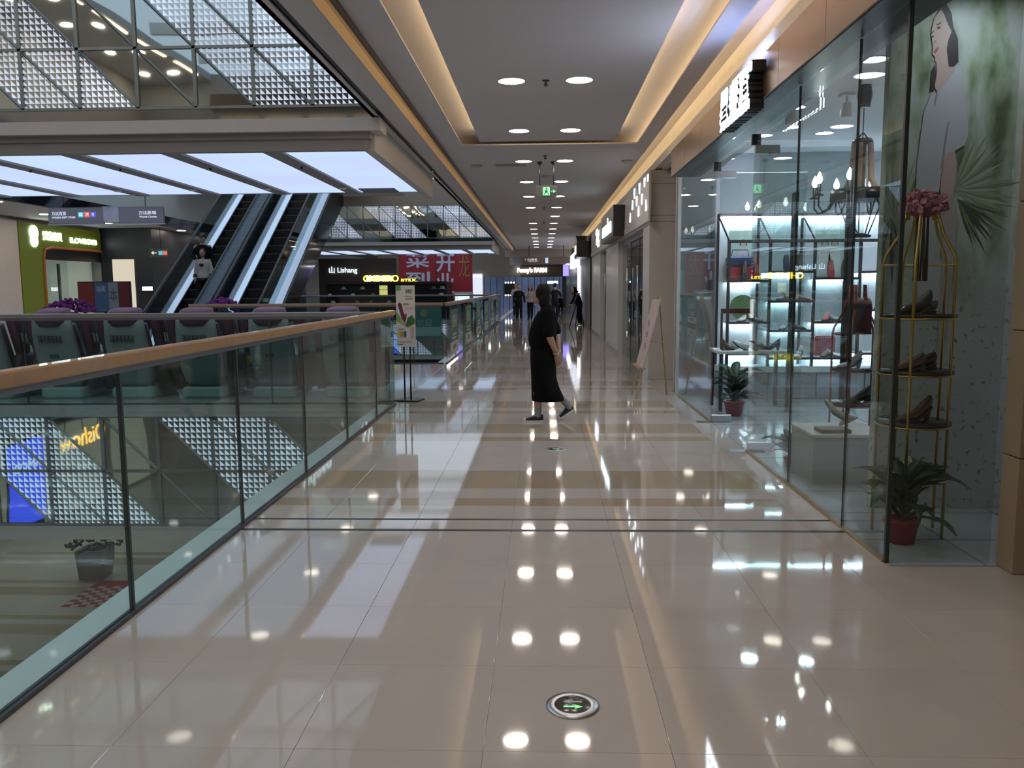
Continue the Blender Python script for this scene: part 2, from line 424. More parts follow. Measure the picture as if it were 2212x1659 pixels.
B(1.70, 1.715, 6.8, 7.7, 3.325, 3.335).build('back_light', halo, sg)
# glass front along the corridor, with two open door leaves
win = thing('window_1', 'tall frameless glass shop front of the shoe shop along the corridor', 'shop window', (GX, 4.49, 0), kind='structure')
for (a, b) in ((4.50, 5.16), (5.165, 6.32), (6.325, 7.62), (9.27, 11.5)):
    B(GX - .006, GX + .006, a, b, .0, 2.96).build('glass_pane', gl_shop, win)
for a in (5.1625, 6.3225): B(GX - .008, GX + .008, a - .003, a + .003, 0, 2.96).build('silicone_joint', jointm, win)
B(GX - .006, GX + .006, 7.62, 9.27, 2.76, 2.96).build('transom_pane', gl_shop, win)
B(GX + .01, 2.44, 4.484, 4.496, 0, 3.3).build('glass_pane', gl_shop, win)
B(GX - .012, GX + .01, 4.478, 4.50, 0, 3.3).build('corner_joint', jointm, win)
B(GX + .01, 2.3, 11.5, 11.512, 0, 2.96).build('glass_pane', gl_shop, win)
B(GX - .02, GX + .02, 4.5, 7.62, 0, .012).box(GX - .02, GX + .02, 9.27, 11.5, 0, .012).build('floor_channel', mat('brass_strip', (.45, .33, .2), .35, .7), win)
for i, (yh, lab) in enumerate(((9.27, 'farther'), (7.62, 'nearer'))):
    d = thing('door_%d' % (i + 1), '%s glass door leaf of the shoe shop, swung open inwards, with tall bar handles' % lab, 'glass door', (GX, yh, 0), kind='structure')
    s_ = 1 if i == 0 else -1
    B(GX + .05, GX + .98, yh - .006, yh + .006, .015, 2.735).build('leaf_glass', gl_shop, d)
    for sd in (-1, 1):
        h_ = MB().tube([(GX + .86, yh + sd * .05, .42), (GX + .86, yh + sd * .05, 2.52)], .024, 10)
        for zz in (.75, 2.2): h_.tube([(GX + .86, yh, zz), (GX + .86, yh + sd * .05, zz)], .01, 8)
        h_.build('bar_handle', dsteel, d)
    MB().bbox(GX + .0, GX + .22, yh - .025, yh + .025, 2.68, 2.755, .004).build('top_patch_fitting', steel, d)
    MB().bbox(GX + .0, GX + .22, yh - .025, yh + .025, .004, .085, .004).build('bottom_patch_fitting', steel, d)
    B(GX - .16, GX + .02, yh - .07, yh + .07, .0, .004).build('floor_spring_cover', steel, d)
    B(GX - .03, GX + .05, yh - .02, yh + .02, 2.755, 2.85).build('pivot_bracket', dsteel, d)
# ---- column and second shop
pc = mat('white_panel', (.66, .635, .62), .3, var=.02)
gapm = mat('panel_gap', (.16, .15, .15), .7)
cl = thing('square_column', 'off-white panelled square column behind the easel', 'pillar', (1.72, 13.57, 0))
B(1.735, 2.14, 13.585, 14.42, 0, 3.36).build('core', gapm, cl)
z = 0
for h_ in (2.55, .10, .50, .21):
    B(1.72, 2.16, 13.57, 14.43, z + .004, z + h_ - .004).build('panel', pc, cl); z += h_
f2 = thing('shop_fascia', 'white shop fascia dotted with lit wedge-shaped cut-outs', 'fascia', (1.66, 13.2, 2.66))
B(1.70, 1.718, 13.4, 28.98, 2.51, 3.34).box(1.72, 1.88, 14.44, 28.98, 2.51, 3.34).build('backing', fasc, f2)
for k in range(6):
    a = 13.45 + k * 2.6
    B(1.685, 1.70, a, a + 2.594, 2.68, 3.28).build('fascia_panel', pc, f2)
B(1.67, 1.70, 13.35, 29.0, 2.55, 2.67).build('lower_moulding', pc, f2)
B(1.67, 1.70, 13.35, 29.0, 3.285, 3.36).build('upper_moulding', pc, f2)
wed = emis('wedge_light', (.85, .92, 1.0), 4.0)
def wedge(y, z, flip, s=1.0):
    w_, h_ = .075 * s, .17 * s
    p = [(y - w_, z - h_ / 2), (y + w_, z - h_ / 2), (y + .015, z + h_ / 2), (y - .015, z + h_ / 2)]
    if flip: p = [(a, 2 * z - b) for a, b in p][::-1]
    MB().prism(p, 'x', 1.676, 1.69).build('wedge_light', wed, f2)
for (px, py) in ((1399, 380), (1392, 393), (1381, 408), (1370, 419), (1386, 431), (1375, 435), (1366, 443), (1395, 443), (1379, 456), (1361, 470)):
    P_ = PX(px, py, X=1.68); wedge(P_.y, P_.z, py < 440)
for c_, s_ in ((18.9, 1), (25.6, 1)):
    for k in range(9):
        wedge(c_ + (k % 4) * .42 - .6 + (k // 4) * .15, 2.80 + (k * 7 % 5) * .1, k % 2 == 0, 1.1)
bs = thing('blade_sign', 'black projecting box sign with cyan-white script lettering on white fascia', 'sign', (1.50, 21.3, 2.6))
P0 = PX(1324, 470, X=1.45)
B(1.45, 1.68, P0.y - .1, P0.y + 3.4, 2.55, 3.18).build('box', black, bs)
text('nanhu', .4, emis('cyan_sign', (.7, .92, 1), 4), bs, (1.44, P0.y + 1.65, 2.84), '-X', 'lettering', .005, 2.4, .36)
for (a, b, nm, lb) in ((18.9, 22.4, 'wide', 'between its two glass doors'), (24.7, 29.0, 'far', 'next to the black shop')):
    p_ = thing('shop_pillar', 'white %s pillar of the shop behind the easel, %s' % (nm, lb), 'pillar', (1.7, a, 0))
    B(1.70, 2.0, a, b, 0, 2.5).build('panel', pc, p_)
    B(1.69, 1.70, a, b, .0, .08).build('base_strip', steel, p_)
w2 = thing('window_2', 'glass door front of the white-fascia shop beyond the column', 'shop window', (1.80, 14.43, 0), kind='structure')
for (a, b) in ((14.45, 15.6), (15.62, 17.1), (17.12, 18.88), (22.42, 23.5), (23.52, 24.68)):
    B(1.80, 1.812, a, b, .01, 2.5).build('glass_pane', gl_green, w2)
for a in (15.61, 17.11, 23.51): B(1.795, 1.82, a - .012, a + .012, 0, 2.5).build('joint', dsteel, w2)
for a in (15.45, 17.3, 23.4):
    MB().tube([(1.75, a, .6), (1.75, a, 1.9)], .018, 8).build('bar_handle', steel, w2)
B(1.79, 1.82, 14.45, 18.88, 2.42, 2.5).build('top_rail', steel, w2)
struct('wall_right', B(5.0, 5.1, 11.95, 29, 0, 3.36).box(1.9, 5.0, 12.0, 12.1, 0, 3.36).box(1.9, 5, 28.9, 29, 0, 3.36), mat('shop2_wall', (.5, .49, .44), .6), 'pale inner walls of the shop beyond the column', 'wall')
struct('floor', B(1.82, 5, 12.1, 28.9, -.012, .002), pale, 'pale floor inside the shop beyond the column', 'floor')
struct('ceiling', B(2.0, 5, 12.0, 29, 3.30, 3.32), ceilm, 'ceiling of the shop beyond the column', 'ceiling')
sl = emis('shop_spot', (1, .93, .82), 14.0)
for k in range(7):
    MB().lathe([(.09, -.006), (.09, .0)], (2.6 + (k % 2) * 1.2, 14.5 + k * 2, 3.298), 12).build('shop_downlight', sl, None, label='round downlight in the ceiling of the shop beyond the column', cat='light', group='second shop downlights')
# black shop and the far fronts on the right
bk = thing('boutique', 'black shop front with a projecting house-shaped sign', 'shop front', (1.66, 29, 0))
B(1.66, 5, 29.02, 37.0, 0, 3.36).build('facade', black, bk)
MB().prism([(29.2, 2.55), (29.2, 3.1), (30.4, 3.35), (31.6, 3.1), (31.6, 2.55)], 'x', 1.2, 1.62).build('house_sign', black, bk)
B(1.18, 1.2, 29.9, 30.9, 2.68, 2.98).build('sign_panel', emis('warm_sign', (1, .85, .6), 1.2), bk)
B(1.64, 1.66, 29.05, 31.5, 0, 2.5).build('bronze_jamb', mat('brown_jamb', (.22, .16, .1), .4, .4), bk)
fs = thing('boutique', 'dark shop front with white lit sign panel and vertical light column', 'shop front', (1.66, 37, 0))
B(1.66, 5, 37.02, 46, 0, 3.36).build('facade', mat('charcoal_front', (.05, .048, .045), .3), fs)
B(1.45, 1.66, 37.4, 44.5, 2.45, 3.1).build('sign_panel', lum_panel('white_sign_panel', (.8, .86, 1), (.9, .93, 1), .9), fs)
text('oh', .5, emis('blue_sign', (.3, .5, 1), 2.5), fs, (1.44, 38.6, 2.8), '-X', 'lettering', .005, 1.1, .4)
B(1.56, 1.66, 37.05, 37.35, .1, 2.45).build('light_column', emis('light_column', (.95, .97, 1), 4), fs)
gf = thing('boutique', 'farthest dark shop fronts on the right with small spotlights', 'shop front', (1.66, 46, 0))
B(1.66, 5, 46.02, Y1, 0, 3.3).build('facade', mat('dark_brown_front', (.07, .06, .05), .35), gf)
for k in range(6):
    MB().ell((1.6, 46.5 + k * 1.5, 2.95), (.1, .1, .1), 8, 6).build('spotlight', emis('spot', (1, .95, .85), 10), gf)
B(1.3, 1.62, 52, 53.2, 2.2, 2.9).build('blue_screen', emis('blue_screen', (.35, .3, 1), 1.0), gf)
for k in range(5): B(1.63, 1.66, 47 + k * 2.6, 47.25 + k * 2.6, 0, 2.9).build('jamb', mat('pale_jamb', (.35, .34, .32), .4), gf)
# ---- end of the mall
struct('wall_end', B(-16, 8, Y1, Y1 + .2, -5.3, 9.2), mat('end_wall', (.24, .195, .15), .5), 'tan end wall far down the mall', 'wall')
es = thing('end_shop', 'brightly lit shop at the far end under a white FARM sign', 'shop front', (-1, Y1 - .1, 0))
lp = lum_panel('blue_window_light', (.02, .03, .07), (.16, .22, .38), .45)
B(-4.2, 1.4, Y1 - .06, Y1 - .01, 0, 2.25).build('display_window', lp, es)
B(-1.6, 1.5, Y1 - .3, Y1 - .01, 2.3, 2.95).build('sign_board', mat('brown_board', (.3, .22, .14), .5), es)
farm = emis('farm_white', (.9, .96, 1), 6)
text("Funny's FARM", .5, farm, es, (-.75, Y1 - .32, 2.68), '-Y', 'lettering', .01, 2.1, .42, .015)
for k in range(13):
    B(-4.2 + k * .45, -4.16 + k * .45, Y1 - .12, Y1 - .07, 0, 2.25).build('mullion', dsteel, es)
B(-2.75, -2.0, Y1 - .2, Y1 - .1, .85, 1.95).build('mirror_cabinet', black, es)
for k in range(4):
    for zz in (.95, 1.85): MB().ell((-2.65 + k * .2, Y1 - .22, zz), (.06, .04, .06), 8, 6).build('bulb', farm, es)
B(.35, 1.1, Y1 - .2, Y1 - .1, 1.75, 1.95).build('light_box', emis('teal_box', (.6, .9, .85), 1.5), es)
w3 = thing('end_shop', 'pale lit shop window left of the FARM shop at the far end', 'shop front', (-4.6, Y1 - .1, 0))
B(-5.0, -4.3, Y1 - .3, Y1 - .2, .1, 2.5).build('display_window', lum_panel('lilac_window', (.5, .55, .8), (.75, .75, .95), .9), w3)
for k in range(3): MB().ell((-4.9 + k * .25, Y1 - .35, 2.3), (.08, .05, .08), 8, 6).build('spotlight', farm, w3)
B(-6.2, -5.05, Y1 - .3, Y1 - .2, 0, 2.6).build('side_panel', mat('sage_panel', (.38, .42, .38), .6), w3)
struct('trim_3', B(LX, 1.66, 48, 48.3, 3.25, CZ).box(LX, 1.66, 55, 55.3, 3.0, CZ), fasc, 'dropped ceiling beam far down the corridor', 'beam')
# ---- left storey edge, ceilings and shops across the atrium
AX_ = -11.9
struct('floor', B(-16, AX_, Y0, Y1, -1.63, 0), pale, 'floor of the gallery across the atrium', 'floor')
lc = struct('ceiling', B(-16, AX_, Y0, Y1, 3.5, 3.55).box(-16, AX_ + .0, Y0, Y1, 3.55, 5.3), ceilm, 'beige ceiling of the gallery across the atrium', 'ceiling')
B(AX_, AX_ + .03, Y0, Y1, 3.52, 3.82).build('mirror_strip', mat('black_mirror', (.03, .035, .04), .05, .6), lc)
B(AX_, AX_ + .02, Y0, Y1, 3.82, 5.2).build('edge_cladding', mat('grey_cladding', (.55, .60, .60), .3), lc)
struct('wall_left', B(-14.6, -14.4, Y0, 22.2, 0, 3.5).box(-14.6, -14.3, 26.6, Y1, 0, 3.5).box(-16, -14.6, Y0, Y1, -5.3, 9.2), mat('left_wall', (.62, .56, .5), .5), 'beige wall of the gallery across the atrium', 'wall')
struct('wall_left', B(-14.39, -14.2, 20.2, 22.25, 0, 3.4), mat('pale_pilaster', (.74, .66, .6), .4), 'pale pilaster left of the green shop', 'wall')
gs = thing('boutique', 'green arched shop portal with white lit round logo and lettering', 'shop front', (-14.2, 24.4, 0))
gm = mat('lime_green', (.22, .28, .02), .5)
pr = [(22.3, 0), (22.3, 3.39), (26.5, 3.39), (26.5, 2.75), (23.75, 2.75), (23.45, 2.68), (23.35, 2.45), (23.35, 0)]
MB().prism(pr, 'x', -14.3, -14.2).build('portal', gm, gs)
om = mat('orange_edge', (.55, .16, .03), .5)
pe = [(26.5, 2.75), (23.75, 2.75), (23.45, 2.68), (23.35, 2.45), (23.35, 0)]
MB().tube([(-14.19, a, b) for a, b in pe], .035, 6, smooth=False).build('orange_edging', om, gs)
gsl = emis('green_shop_white', (.85, 1, .95), 3.5)
MB().lathe([(.2, -.01), (.2, .01)], (-14.18, 22.95, 3.13), 20, Matrix.Rotation(R(90), 3, 'Y')).lathe([(.17, -.01), (.17, .01)], (-14.18, 22.95, 2.9), 20, Matrix.Rotation(R(90), 3, 'Y')).build('round_logo', gsl, gs)
text('爱我宝贝', .3, gsl, gs, (-14.19, 23.85, 3.08), '+X', 'lettering', .01, .95, .26, .012)
text('ILOVEGYB', .2, gsl, gs, (-14.19, 25.5, 3.02), '+X', 'latin_lettering', .01, 1.5, .16, .006)
B(-14.58, -14.55, 23.36, 26.5, 0, 2.75).build('back_wall', mat('mint_interior', (.5, .55, .48), .6, emit=.12, ec=(.8, .9, .75)), gs)
for k in range(4): B(-14.3, -14.29, 23.4 + k * .8, 24.19 + k * .8, .05, 2.4).build('glass_pane', gl_thin, gs)
B(-14.31, -14.27, 24.15, 24.25, .3, 2.3).build('door_handle', dsteel, gs)
B(-14.25, -14.2, 23.4, 26.5, 2.4, 2.72).build('header', black, gs)
struct('wall_left', B(-16, -12.6, 26.62, 44, 0, 3.48), mat('navy_wall', (.025, .028, .04), .4), 'dark blue-black wall block beyond the green shop', 'wall')
B(-13.9, -13.2, 26.57, 26.61, .1, 2.5).build('lit_doorway', emis('cream_door', (.9, .8, .62), .55), None, label='cream lit glass doorway in the dark wall beside the green shop', cat='door')
ls = thing('wall_sign', 'small white lit sign low on the dark wall', 'sign', (-12.75, 26.5, 1.6))
B(-12.95, -12.62, 26.55, 26.6, 1.5, 1.62).build('light_face', emis('white_small', (.9, .95, 1), 5), ls)
B(-12.97, -12.60, 26.56, 26.615, 1.48, 1.64).build('frame', black, ls)
# enclosing walls and the storey above
struct('wall_back', B(-16, 8, Y0 - .2, Y0, -5.3, 9.2), mat('back_wall', (.4, .38, .36), .6), 'end wall behind the viewpoint', 'wall')
struct('wall_right', B(8, 8.2, Y0, Y1, -5.3, 9.2), white, 'outer wall behind the shops on the right', 'wall')
struct('wall_right', B(4.2, 4.3, Y0, 4.3, 0, 3.36), pm, 'stone wall on the right before the glass corner', 'wall')
up_ = struct('ceiling', B(-2.15, 8, Y0, Y1, 8.97, 9.2).box(-16, AX_, Y0, Y1, 8.97, 9.2), ceilm, 'ceilings of the storey above, mirrored in the bridge cladding', 'ceiling')
struct('wall_right', B(1.9, 2.0, Y0, Y1, 5.3, 8.97), mat('upper_wall', (.5, .42, .32), .5), 'warm shop wall of the storey above', 'wall')
for k in range(9):
    B(-1.6, -1.35, -7 + k * 2.2, -5.4 + k * 2.2, 8.94, 8.97).build('light_slot', warm2, up_)
    for q in (-.4, .4): MB().lathe([(.14, -.006), (.14, 0)], (q, -7 + k * 2.2, 8.965), 12).build('downlight', emis('upper_spot', (1, .9, .75), 12), up_)
for k in range(8):  # gallery lamps and slots added to warm the upper cladding reflections
    for q in (-12.6, -13.6): MB().lathe([(.15, -.006), (.15, 0)], (q, -7.5 + k * 2.4, 8.965), 12).build('downlight', emis('added_gallery_spot', (1, .86, .66), 40), up_)
    B(-12.05, -11.98, -8 + k * 2.4, -6.2 + k * 2.4, 8.93, 8.96).build('light_slot', warm2, up_)
ub = thing('boutique', 'added glowing shop-front panels behind the viewpoint, warming reflections in the bridge cladding', 'shop front', (-7, Y0 + .05, 5.4))
for k in range(6):  # unseen emissive panels added to put warm tones in the mirrored panes
    B(-11.6 + k * 1.6, -10.2 + k * 1.6, Y0 + .01, Y0 + .06, 5.5, 7.7).build('added_glow_panel', lum_panel('warm_glow_panel', (.42, .28, .14), (.75, .58, .36), .8), ub)
B(-11.9, -2.2, Y0 + .01, Y0 + .1, 7.9, 8.5).build('sign_band', mat('brown_band', (.14, .09, .06), .5), ub)
lb_ = thing('boutique', 'added glowing shop-front panels on the storey below, for the bridge side to mirror', 'shop front', (-14.5, 0, -5.3))
for k in range(7):  # emissive panels added for the lower cladding to reflect
    B(-14.58, -14.54, -8 + k * 3.0, -5.6 + k * 3.0, -5.2, -2.6).build('added_glow_panel', lum_panel('cream_glow_panel', (.30, .24, .16), (.62, .54, .42), .55), lb_)
bx_ = thing('light_box', 'blue lit poster box of the storey below, mirrored in the bridge side', 'light box', (-13.8, .2, -5.3))
B(-13.86, -13.76, -.5, .9, -4.7, -2.5).build('blue_face', emis('blue_box', (.06, .10, .95), 1.4), bx_)
B(-13.9, -13.86, -.55, .95, -5.3, -2.45).build('case', dsteel, bx_)
text('AMOB', .3, emis('blue_box_text', (.7, .8, 1), 1.6), bx_, (-13.75, .2, -3.1), '+X', 'lettering', .004, 1.1, .25)
ns = thing('neon_sign', 'orange neon script sign of the storey below, mirrored in the bridge side', 'sign', (-11.86, .9, -2.3))
text('Oishow', .5, emis('orange_neon', (1, .42, .06), 3.5), ns, (-11.82, .85, -2.25), '+X', 'lettering', .01, 2.0, .42)
B(-11.9, -11.84, -.3, 2.0, -1.75, -1.63).build('mount_rail', dsteel, ns)
for k in range(3): MB().tube([(-11.85, .1 + k * .75, -2.1), (-11.85, .1 + k * .75, -1.7)], .012, 6).build('mount_rod', dsteel, ns)
# skylight ribs over the atrium
for k in range(17):
    yy = -8 + k * 3.4
    struct('trim_%d' % (4 + k), B(AX_, LX, yy, yy + .16, 9.3, 9.6), white, 'white skylight rib number %d over the atrium' % (k + 1), 'roof rib')
# ================================================================== FOOTBRIDGES
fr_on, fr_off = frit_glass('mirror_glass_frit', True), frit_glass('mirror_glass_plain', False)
framem = mat('cladding_frame', (.20, .23, .23), .35, .6)
CELL = .75
def cladding(par, yf, zb, zt, xr, xl, koff=0):
    rh = (zt - zb) / 2
    n = int(math.ceil((xr - xl) / CELL))
    for k in range(n):
        x1 = xr - k * CELL; x0 = max(x1 - CELL, xl)
        cell = 5 - k + koff
        MB().box(x0 - .022, x0 + .022, yf - .03, yf + .02, zb, zt).build('mullion', framem, par)
        for r in range(2):
            z0 = zb + r * rh; z1 = z0 + rh; kk = (cell + r) % 4
            LL, UR = kk in (0, 1), kk in (3, 0)
            g = .012
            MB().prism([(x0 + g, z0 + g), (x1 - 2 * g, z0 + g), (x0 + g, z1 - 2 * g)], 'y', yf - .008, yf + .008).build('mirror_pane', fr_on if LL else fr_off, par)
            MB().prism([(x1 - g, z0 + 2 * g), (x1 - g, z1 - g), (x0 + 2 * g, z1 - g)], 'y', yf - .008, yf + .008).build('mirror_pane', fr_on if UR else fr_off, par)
            MB().tube([(x0, yf - .012, z1), (x1, yf - .012, z0)], .019, 4, smooth=False).build('diagonal_bar', framem, par)
    for zz in (zb, zb + rh, zt):
        MB().box(xl, xr, yf - .03, yf + .02, zz - .018, zz + .018).build('rail_bar', framem, par)
    MB().box(xr - .02, xr + .02, yf - .03, yf + .02, zb, zt).build('mullion', framem, par)
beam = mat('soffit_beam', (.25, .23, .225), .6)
panl = lum_panel('soffit_light_panel', (.55, .57, .98), (.58, .82, 1.0), .76)
def bridge(y0, y1, zf, label, xr=LX, xl=AX_, wide=False, soff=True):
    b = thing('footbridge', label, 'bridge', (-7, y0, zf))
    st = zf - 2.03; zc = zf - 1.48 if soff else zf - 1.64
    zt = zf if soff else zf - .156
    MB().box(xl, xr, y0 + .1, y1, zf - .16, zf).build('deck', pale, b)
    MB().box(xl, xr, y0 + .03, y0 + .1, zc, zt).build('backing', black, b)
    cladding(b, y0, zc, zt, xr, xl)
    if not soff:
        MB().box(xl, xr, y0 - .05, y0 + .1, zf - .156, zf - .0).build('deck_edge', mat('coping_edge', (.3, .36, .36), .3), b)
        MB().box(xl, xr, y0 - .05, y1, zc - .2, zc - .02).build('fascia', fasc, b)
        return b
    MB().box(xl, xr, y0 - .02, y0 + .1, zc - .17, zc - .02).build('mirror_strip', mat('dark_mirror', (.25, .27, .28), .05, 1), b)
    MB().box(xl, xr + .12, y0 - .12, y0 + .3, zc - .33, zc - .17).build('cornice', fasc, b)
    MB().box(xl, xr - .03, y0 - .03, y0 + .3, zc - .41, zc - .33).build('recess_band', beam, b)
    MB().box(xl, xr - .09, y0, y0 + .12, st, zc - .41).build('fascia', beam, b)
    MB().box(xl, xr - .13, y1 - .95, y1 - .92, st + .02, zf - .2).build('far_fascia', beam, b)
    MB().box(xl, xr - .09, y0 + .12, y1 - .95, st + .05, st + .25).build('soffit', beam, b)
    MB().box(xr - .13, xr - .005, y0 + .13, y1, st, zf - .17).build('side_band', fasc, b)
    k = 0; x1 = xr - .13
    while x1 - 1.09 > xl:
        MB().box(x1 - 1.09, x1, y0 + .12, y1 - .95, st + .03, st + .048).build('light_panel', panl, b)
        MB().box(x1 - 1.335, x1 - 1.09, y0 + .12, y1 - .95, st, st + .05).build('soffit_beam', beam, b)
        if k < 4:
            MB().lathe([(.03, -.03), (.012, -.02), (.012, 0)], (x1 - 1.2, y0 + 1.4, st), 8).build('sprinkler', dsteel, b)
            MB().lathe([(.06, -.03), (.07, 0)], (x1 - 1.2, y0 + 3.9, st), 10).build('smoke_detector', white, b)
        x1 -= 1.335; k += 1
    v = MB()
    for q in range(6): v.box(xr - 1.15, xr - .5, y1 - 1.55 + q * .1, y1 - 1.5 + q * .1, st + .012, st + .03)
    v.build('air_grille', mat('grille', (.12, .12, .12), .6), b)
    return b
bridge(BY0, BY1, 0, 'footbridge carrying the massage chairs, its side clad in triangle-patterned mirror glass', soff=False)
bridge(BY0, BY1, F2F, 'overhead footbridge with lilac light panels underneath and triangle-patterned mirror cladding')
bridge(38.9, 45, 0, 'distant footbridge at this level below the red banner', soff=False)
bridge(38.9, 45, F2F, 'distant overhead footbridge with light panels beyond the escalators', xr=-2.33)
struct('floor', B(AX_, -6.2, BY1, 18.75, -.16, 0).box(AX_, LX, 45, Y1, -.16, 0).box(LX, RX, BY0, BY1, -.012, 0), pale, 'pale landing floor before the escalators', 'floor')
# ================================================================== GLASS BALUSTRADES
def railing(name, label, pts_axis, fixed, a0, a1, step, first, railm, z1=1.235, hw=.038, hh=.062, tint=None, jw=.009, steelpost=False):
    # pts_axis 'y': runs along Y at X=fixed; 'x': along X at Y=fixed
    loc = (fixed, a0, 0) if pts_axis == 'y' else (a0, fixed, 0)
    t = thing(name, label, 'railing', loc)
    def bx(u0, u1, v0, v1, z0_, z1_):
        return MB().box(fixed + v0, fixed + v1, u0, u1, z0_, z1_) if pts_axis == 'y' else MB().box(u0, u1, fixed + v0, fixed + v1, z0_, z1_)
    if pts_axis == 'y': MB().bbox(fixed - hw, fixed + hw, a0, a1, z1 - hh, z1, .008).build('handrail', railm, t)
    else: MB().bbox(a0, a1, fixed - hw, fixed + hw, z1 - hh, z1, .008).build('handrail', railm, t)
    bx(a0, a1, -.017, .017, z1 - hh - .028, z1 - hh).build('rail_channel', mat('rail_channel', (.16, .16, .18), .4, .5), t)
    bx(a0, a1, -.02, .02, 0, .02).build('base_channel', mat('base_channel', (.09, .09, .1), .4, .6), t)
    cuts = [a0]; u = first
    while u < a1 - .05:
        if u > a0 + .05: cuts.append(u)
        u += step
    cuts.append(a1)
    for i in range(len(cuts) - 1):
        bx(cuts[i] + .006, cuts[i + 1] - .006, -.007, .007, .02, z1 - hh - .028).build('glass_pane', tint or gl_green, t)
        if i: bx(cuts[i] - jw, cuts[i] + jw, -.010, .010, .02, z1 - hh - .028).build('pane_joint', jointm, t)
    return t
railing('glass_balustrade', 'near glass balustrade with oak handrail along the atrium edge', 'y', RX, -1.5, 10.70, 1.45, -.65, woodr)
railing('glass_balustrade', 'glass balustrade with grey metal handrail in front of the massage chairs', 'x', BY0, AX_, RX, 3.3, -10.18, greyr, 1.215, .03, .062)
railing('glass_balustrade', 'glass balustrade with oak handrail on the far side of the chair bridge', 'x', BY1 - .02, -7.15, RX - .05, 1.3, -6.5, woodr, 1.225, .035, .05)
railing('glass_balustrade', 'poster-covered glass balustrade with oak handrail farther down the corridor', 'y', RX, BY1, 37.4, 1.9, 18.4, woodr, 1.225, .035, .05)
railing('glass_balustrade', 'distant glass balustrade with grey handrail on the far footbridge', 'x', 38.95, AX_, RX, 2.0, -10, greyr, 1.2, .03, .05)
pg, pw = mat('poster_green', (.045, .16, .12), .5), mat('poster_white', (.62, .62, .6), .5)
ptx = mat('poster_grey_ink', (.25, .25, .26), .6); pgo = mat('poster_gold', (.55, .36, .1), .5)
ords = ('first', 'second', 'third', 'fourth', 'fifth', 'sixth')
for i, (xa, xb) in enumerate(((972, 988), (1005, 1017), (1028.5, 1038), (1046, 1053.5), (1060, 1066.5), (1071, 1076))):
    a, b = PX(xa, 700, X=RX).y, PX(xb, 700, X=RX).y
    p = thing('poster', 'green and white poster on glass balustrade down the corridor, %s from the near corner' % ords[i], 'poster', (RX + .012, a, .1), group='balustrade posters')
    MB().box(RX + .009, RX + .013, a, b, .37, 1.06).build('green_sheet', pg, p)
    MB().box(RX + .009, RX + .014, a, b, .10, .36).build('white_sheet', pw, p)
    m_ = (a + b) / 2
    text('匠心', .2, pw, p, (RX + .015, m_ + .1 * (b - a), .80), '+X', 'lettering', .0008, (b - a) * .45, .26)
    MB().box(RX + .013, RX + .015, a + (b - a) * .22, a + (b - a) * .3, .62, .9).build('gold_stripe', pgo, p)
    for q in range(2): MB().box(RX + .013, RX + .015, m_ - (b - a) * .25, m_ + (b - a) * .25, .42 + q * .08, .46 + q * .08).build('small_print', pw, p)
    MB().box(RX + .014, RX + .016, m_ - (b - a) * .2, m_ + (b - a) * .2, .20, .30).build('grey_print', ptx, p)
p = thing('poster', 'teal poster panel on the far rail of the chair bridge, beside the corner', 'poster', (-2.6, BY1 - .06, .6))
MB().box(-2.72, -2.02, BY1 - .045, BY1 - .04, .52, 1.14).build('sheet', mat('teal_poster', (.010, .085, .075), .5), p)
MB().lathe([(.075, 0), (.075, .002)], (-2.38, BY1 - .046, 1.02), 16, Matrix.Rotation(R(90), 3, 'X')).build('round_emblem', mat('emblem_dull', (.10, .13, .06), .5), p)
MB().box(-2.7, -2.04, BY1 - .048, BY1 - .045, .56, .74).build('pale_band', mat('pale_teal', (.08, .20, .18), .5), p)
text('欢迎', .1, mat('pale_teal', ()), p, (-2.37, BY1 - .05, .83), '-Y', 'lettering', .0008, .3)
